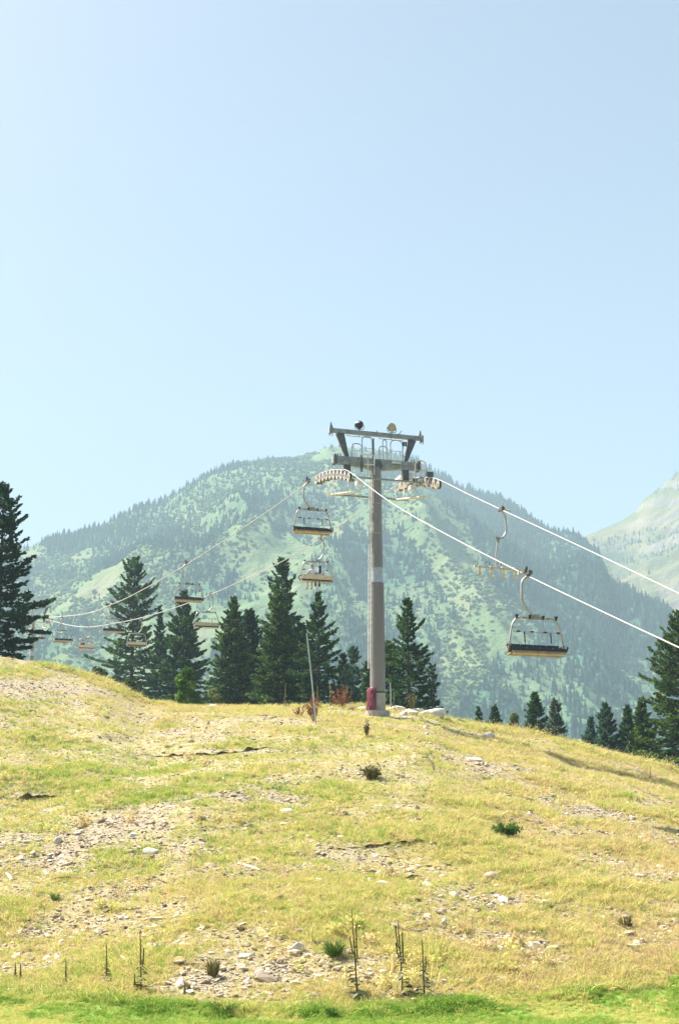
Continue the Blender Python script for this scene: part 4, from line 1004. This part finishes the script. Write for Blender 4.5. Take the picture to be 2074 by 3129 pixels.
# ------------------------------------------------------------------ poles, sticks
def pole(name, b, t_, r, mt, label, cat):
    g = ground_at(*b); tp = at(t_[0], t_[1], g.y); mb = MB(); mb.tube([Vector((g.x, g.y, g.z - .3)), g, g.lerp(tp, .5) + Vector((.02, 0, 0)), tp], [r, r, r * .9, r * .8], 8)
    o = mb.build(name, mt, None, True); tag(o, label, cat); return o
pole('leaning_pole', (965, 2214), (937, 1935), .036, M['galv'], 'thin grey leaning pole standing in front of the central firs', 'pole')
pole('marker_stake', (1193, 2158), (1192, 2086), .035, M['galv'], 'short pale stake just right of the mast foot', 'stake')
def stick(pts, r, mt, label, lift=.12):
    P = []
    for i, (a, b) in enumerate(pts): g = ground_at(a, b); P.append(g + Vector((0, 0, .03 + lift * math.sin(math.pi * i / (len(pts) - 1)))))
    mb = MB(); mb.tube(spline(P, 4), r, 6); o = mb.build('stick', mt); tag(o, label, 'stick')
stick([(1372, 2190), (1395, 2188), (1412, 2198), (1427, 2212)], .035, M['darkwood'], 'dark curved branch at the right end of the boulders', .25)
stick([(1290, 2318), (1310, 2335), (1325, 2356)], .03, M['darkwood'], 'thin dark twig lying below the boulder row', .2)
stick([(728, 2642), (760, 2654), (795, 2664)], .028, M['rock'], 'bleached pale branch lying left of the lower erosion line', .02)
stick([(20, 2675), (28, 2684), (36, 2694)], .035, M['rock'], 'short white stick at the left edge on the lower slope', .02)
stick([(1622, 2646), (1632, 2668)], .03, M['rock'], 'small pale twig right of the lower erosion lines', .0)
stick([(368, 2928), (378, 2936), (392, 2946)], .025, M['rock'], 'bleached splinter of wood left of the tall left mullein', .02)

# ------------------------------------------------------------------ rocks one can point to
def rock(px, py, wpx, hpx, seed, label, mt='rock', depth=.8, tilt=0.0):
    g = ground_at(px, py + hpx * .35); sc_ = g.y / F; W = wpx * sc_; Hh = hpx * sc_ * 1.05; r = np.random.default_rng(seed)
    bm = bmesh.new(); bmesh.ops.create_icosphere(bm, subdivisions=3, radius=.5)
    for k in range(9):
        n_ = Vector(r.normal(0, 1, 3)).normalized(); lim = r.uniform(.28, .42)
        for v_ in bm.verts:
            dd = v_.co.dot(n_) - lim
            if dd > 0: v_.co -= n_ * dd * .92
    for v_ in bm.verts:
        v_.co *= 1 + r.normal(0, .012); v_.co.x *= W * 1.1; v_.co.y *= W * depth; v_.co.z *= Hh * 1.6
        v_.co.z += tilt * v_.co.x
    me = bpy.data.meshes.new('rock'); bm.to_mesh(me); bm.free(); me.materials.append(M[mt])
    for q in me.polygons: q.use_smooth = True
    me.set_sharp_from_angle(angle=R(22))
    o = link('rock', me); o.location = (g.x, g.y, g.z + Hh * .12); o.rotation_euler = (0, 0, r.uniform(-.3, .3)); tag(o, label, 'rock', 'rocks lying on the slope')
RK = [
 (1318, 2182, 84, 32, 1, 'largest white boulder of the row right of the mast', 'rock', .7, .22),
 (1266, 2166, 54, 14, 2, 'long flat white slab left of the largest boulder', 'rock', .6, .05),
 (1218, 2163, 44, 14, 3, 'flat pale slab just right of the mast foot', 'rock', .6, -.03),
 (1232, 2180, 26, 16, 4, 'small rounded rock below the pale slab by the mast', 'rock', .8, 0),
 (1262, 2180, 36, 14, 5, 'pale rock tucked under the long flat slab', 'rock', .7, 0),
 (1354, 2178, 24, 18, 6, 'upright chunky rock at the right shoulder of the largest boulder', 'rock', .8, 0),
 (1386, 2190, 36, 15, 7, 'low rock beneath the dark curved branch', 'rock', .7, -.1),
 (1190, 2168, 28, 10, 8, 'thin rock against the right side of the mast foot', 'rock', .7, 0),
 (1108, 2166, 30, 13, 9, 'white rock left of the red pad', 'rock', .8, 0),
 (1072, 2166, 26, 12, 10, 'brownish rock farther left of the red pad', 'rock_b', .8, 0),
 (1012, 2162, 30, 10, 11, 'low pale rock beneath the rust coloured weeds', 'rock', .8, 0),
 (1492, 2250, 40, 20, 12, 'brown flat topped rock alone on the upper right slope', 'rock', .8, 0),
 (1482, 2296, 24, 11, 13, 'pale rock below the flat topped rock', 'rock', .8, 0),
 (1212, 2232, 26, 12, 14, 'small brown stone below the boulder row', 'rock_b', .8, 0),
 (1300, 2222, 16, 9, 15, 'small white stone under the largest boulder', 'rock', .8, 0),
 (1446, 2320, 60, 10, 16, 'long thin ledge stone in the upper right stony patch', 'rock', .5, 0),
 (882, 2480, 54, 15, 17, 'wide flat white rock in the middle of the slope', 'rock', .6, 0),
 (462, 2600, 48, 16, 18, 'flat white rock in the left stony patch', 'rock', .6, 0),
 (406, 2551, 30, 11, 19, 'smaller white rock above the left flat white rock', 'rock', .7, 0),
 (178, 2568, 24, 18, 20, 'bright white stone in the gravel at far left', 'rock', .8, 0),
 (970, 2694, 38, 15, 21, 'white rock on the lower erosion line', 'rock', .7, 0),
 (1125, 2690, 30, 12, 22, 'pale rock right of the erosion line rock', 'rock', .7, 0),
 (910, 2896, 44, 24, 23, 'chunky white rock left of the green grass clump', 'rock', .8, 0),
 (1672, 2584, 16, 14, 24, 'small white stone alone right of the green shrub', 'rock', .8, 0),
 (1505, 2678, 56, 22, 25, 'broad brown rock right of the lower erosion line', 'rock_b', .8, 0),
 (1388, 2734, 34, 14, 26, 'white rock in the small cluster under the broad brown rock', 'rock', .8, 0),
 (1356, 2820, 24, 22, 27, 'upright white stone above the three mulleins', 'rock', .8, 0),
 (1632, 2886, 36, 20, 28, 'pale rock in the lower right stony patch', 'rock', .8, 0),
 (1530, 2992, 44, 14, 29, 'flat pale rock near the lawn on the right', 'rock', .7, 0),
 (1312, 3008, 40, 22, 30, 'pale rock at the foot of the rightmost mullein', 'rock', .8, 0),
 (1640, 3022, 34, 14, 31, 'pale flat stone just above the lawn edge', 'rock', .7, 0),
 (750, 2920, 44, 12, 32, 'low pale stone between the dry grass clumps at bottom centre', 'rock', .7, 0),
 (650, 2150, 24, 8, 33, 'small white stone on the crest below the dense pointed fir', 'rock', .8, 0),
 (190, 2880, 22, 14, 34, 'white stone low on the left slope', 'rock', .8, 0),
 (1498, 3050, 18, 12, 35, 'small stone resting on the lawn edge', 'rock', .8, 0),
]
for a in RK: rock(*a)

# ------------------------------------------------------------------ weeds one can point to
M['mull'] = mat('mullein stalk', (.20, .145, .05), .9, 0, .3, 12); M['mull_y'] = mat('mullein yellow', (.42, .36, .11), .9, 0, .25, 12)
M['mull_leaf'] = mat('mullein leaf', (.27, .27, .12), .9, 0, .25, 8); M['rust'] = leaf_mat('rust seed heads', [(0, (.14, .045, .022)), (.5, (.27, .11, .055)), (1, (.44, .26, .13))], False, .2)
M['green_tuft'] = leaf_mat('green clump', [(0, (.035, .085, .016)), (.5, (.085, .17, .03)), (1, (.19, .27, .06))], False, .3)
M['dead_twig'] = leaf_mat('dry twigs', [(0, (.07, .055, .025)), (.5, (.17, .15, .06)), (1, (.28, .27, .10))], False, .2)
def mullein(px, py, top, seed, label, side=0, yellow_spike=False, tpx=None):
    g = ground_at(px, py); tp = at(tpx or px, top, g.y); Ht = tp.z - g.z; r = random.Random(seed)
    o = empty('mullein_plant', g); mt = M['mull_y'] if yellow_spike else M['mull']; lx = tp.x - g.x  # chosen plants take the pale yellow spike colour, the rest brown
    def ax(q): return Vector((lx * q, 0, Ht * q))
    mb = MB(); mb.tube([ax(0) - Vector((0, 0, .05)), ax(.25), ax(.48)], [.017, .016, .015], 7); mb.build('stem', M['mull'], o, True)
    mb = MB(); n = 16; mb.tube([ax(.44 + .56 * k / n) + Vector((r.uniform(-.010, .010) * .5, 0, 0)) * (k > 0) for k in range(n + 1)], [(.017 + r.uniform(-.004, .005)) * (1 - .5 * (k / n)) for k in range(n)] + [.005], 7); mb.build('flower_spike', mt, o, True)
    for s_ in range(side):
        sg = -1 if s_ % 2 else 1; q0 = .40 + .07 * s_; mb = MB(); a = ax(q0); hh = Ht * r.uniform(.20, .32)
        mb.tube(arc([a, a + Vector((sg * .04, .02, .05)), a + Vector((sg * r.uniform(.03, .07) + lx * .25, .02, hh))], 4), .013, 6); mb.build('side_spike', mt, o, True)
    mbs = []
    for k in range(26):
        q = .02 + .52 * k / 26; a_ = r.uniform(0, 6.28); l = (.34 - .48 * q) * r.uniform(.7, 1.1) * min(1, Ht / 1.3); d = Vector((math.cos(a_), math.sin(a_), .35 * r.uniform(-.6, 1))); sd_ = Vector((-d.y, d.x, 0)); b = ax(q)
        mb = MB(); mb.add([b, b + d * l * .5 + sd_ * l * .26, b + d * l + Vector((0, 0, -l * .3)), b + d * l * .5 - sd_ * l * .26, b + d * l * .5 + Vector((0, 0, -.02))], [(0, 4, 1), (1, 4, 2), (2, 4, 3), (3, 4, 0)]); mb.build('leaf', M['mull_leaf'], o)
    tag(o, label, 'weed', 'mullein stalks')
mullein(1092, 3046, 2775, 1, 'tallest mullein with small side spikes beside the green grass clump', 3, tpx=1074)
mullein(1231, 3042, 2811, 2, 'candelabra mullein with several upright spikes, middle of the right three', 4, tpx=1215)
mullein(1296, 3046, 2870, 3, 'slimmer mullein right of the candelabra one', 1, tpx=1289)
mullein(432, 3034, 2840, 4, 'tall dark single mullein at bottom left', 1, tpx=429)
mullein(326, 3010, 2882, 5, 'rust brown mullein left of the tall dark one', 0)
mullein(202, 3012, 2936, 6, 'short mullein stub at lower left', 0)
mullein(412, 3030, 2974, 7, 'very short thin mullein touching the tall dark one', 0)
mullein(64, 2996, 2944, 8, 'short brown stalk at the lower left edge', 0); mullein(48, 2994, 2940, 9, 'leftmost short brown stalk at the lower left edge', 0)
mullein(565, 3040, 2998, 12, 'small thin stalk above the lawn at bottom centre left', 0)
mullein(872, 2150, 2086, 10, 'pale yellow mullein on the crest before the central firs', 0, True)
mullein(1008, 2152, 2086, 11, 'pale yellow mullein on the crest beside the rust coloured weeds', 0, True)
mullein(970, 2155, 2094, 14, 'pale yellow mullein behind the leaning pole', 0, True)
mullein(1203, 2158, 2112, 13, 'pale yellow mullein right of the marker stake', 0, True)
mullein(1985, 2384, 2338, 15, 'dark thin stalk in the grass near the right crest', 0)

def blades(Ht, Rb, nb, seed, mt, lean=.6, wd=.012, heads=0, name='blades'):
    r = np.random.default_rng(seed); V = []; Fc = []; Tn = []
    for i in range(nb):
        a = r.uniform(0, 6.283); rad = Rb * .35 * r.uniform(0, 1) ** .5; h = Ht * r.uniform(.45, 1); d = np.array([math.cos(a), math.sin(a), 0]); b = d * rad; b[2] = -.03
        l = lean * Rb * r.uniform(.2, 1.2); s = np.array([-d[1], d[0], 0]) * wd * r.uniform(.7, 1.4); s = s if r.uniform() < .5 else np.array([1, 0, 0]) * wd
        mid = b + d * l * .4 + np.array([0, 0, h * .62]); tip = b + d * l + np.array([0, 0, h]); n = len(V)
        V += [b - s, b + s, mid + s * .8, mid - s * .8, tip]; Fc += [(n, n + 1, n + 2), (n, n + 2, n + 3), (n + 3, n + 2, n + 4)]; tv = r.uniform(0, 1); Tn += [tv] * 3
        for k in range(heads):
            q = r.uniform(.35, 1.0); c = b + (tip - b) * q + r.normal(0, .02 + .02 * Rb, 3); e1 = r.normal(0, 1, 3); e1 /= np.linalg.norm(e1); e2 = np.cross(e1, r.normal(0, 1, 3)); e2 /= np.linalg.norm(e2); w_ = r.uniform(.018, .045); n = len(V)
            V += [c - e1 * w_, c + e2 * w_, c + e1 * w_, c - e2 * w_]; Fc += [(n, n + 1, n + 2), (n, n + 2, n + 3)]; tv = np.clip(r.normal(.5, .3), 0, 1); Tn += [tv] * 2
    return fast_mesh(name, V, Fc, [mt], False, [('tint', 'FACE', np.array(Tn))])
def clump(name, px, py, wpx, top, seed, mt, label, cat, nb=120, **kw):
    g = ground_at(px, py); Ht = at(px, top, g.y).z - g.z; o = link(name, blades(Ht, wpx * g.y / F / 2, nb, seed, mt, **kw)); o.location = g; tag(o, label, cat); return o
clump('dock_weed', 960, 2205, 46, 2100, 1, M['rust'], 'tall rust red dock weed left of the leaning pole', 'weed', 16, lean=.8, wd=.014, heads=34)
clump('dock_weed', 912, 2190, 30, 2150, 2, M['rust'], 'shorter rust red weed leaning beside the tall dock weed', 'weed', 8, lean=.9, wd=.014, heads=26)
clump('dock_weed', 1042, 2152, 60, 2086, 3, M['rust'], 'bushy rust coloured weed on the crest left of the mast', 'weed', 30, lean=.9, wd=.012, heads=26)
clump('dock_weed', 1258, 2160, 34, 2116, 6, M['dead_twig'], 'tawny dry weed standing behind the flat slabs', 'weed', 40, lean=.6, wd=.012, heads=6)
clump('dry_weed', 1120, 2252, 22, 2190, 9, M['dead_twig'], 'thin dry weed in front of the red pad', 'weed', 22, lean=.6, wd=.012, heads=6)
clump('grass_clump', 1022, 2925, 84, 2862, 4, M['green_tuft'], 'bushy green grass clump left of the tallest mullein', 'grass clump', 240, lean=.9, wd=.010)
clump('green_shrub', 1546, 2555, 76, 2508, 5, M['green_tuft'], 'dark green low shrub alone on the right slope', 'shrub', 150, lean=1.0, wd=.016, heads=5)
clump('twiggy_shrub', 1136, 2382, 58, 2336, 7, M['dead_twig'], 'dark twiggy shrub in the upper middle slope', 'shrub', 120, lean=1.0, wd=.014, heads=4)
clump('grass_clump', 1012, 3112, 46, 3068, 8, M['green_tuft'], 'deep green tuft at the lawn edge at bottom centre', 'grass clump', 170, lean=.8, wd=.010)
clump('grass_clump', 690, 3092, 120, 3050, 10, M['green_tuft'], 'wide shaggy green tuft at the lawn edge left of centre', 'grass clump', 300, lean=.9, wd=.009)
clump('grass_clump', 170, 2752, 40, 2722, 11, M['green_tuft'], 'small green tuft below the lower left erosion line', 'grass clump', 100, lean=.9, wd=.010)
clump('grass_clump', 735, 2846, 34, 2822, 12, M['dead_twig'], 'dark little tuft in the lower middle slope', 'grass clump', 90, lean=.9, wd=.010)
clump('grass_clump', 650, 2985, 60, 2918, 13, M['dead_twig'], 'tawny dry grass clump at bottom centre left', 'grass clump', 140, lean=.8, wd=.009)
clump('grass_clump', 1912, 2835, 60, 2790, 14, M['dead_twig'], 'olive dry clump low on the right slope', 'grass clump', 120, lean=.9, wd=.010)
clump('grass_clump', 1488, 2590, 36, 2566, 15, M['green_tuft'], 'low green tuft below left of the dark green shrub', 'grass clump', 90, lean=.9, wd=.010)

# ------------------------------------------------------------------ haze: summer air between the camera and the mountains
mb = MB(); mb.box((0, 2100, 436), (9000, 5200, 888)); o = mb.build('haze', None)
m, t, out = new_mat('summer haze'); pv = N(t, 'ShaderNodeVolumePrincipled')
pv.inputs['Color'].default_value = (.52, .73, .84, 1); pv.inputs['Density'].default_value = .00041; pv.inputs['Anisotropy'].default_value = 0.0
t.links.new(pv.outputs[0], out.inputs['Volume']); o.data.materials.append(m)
tag(o, 'thin pale blue summer haze filling the valley', 'haze', kind='stuff')
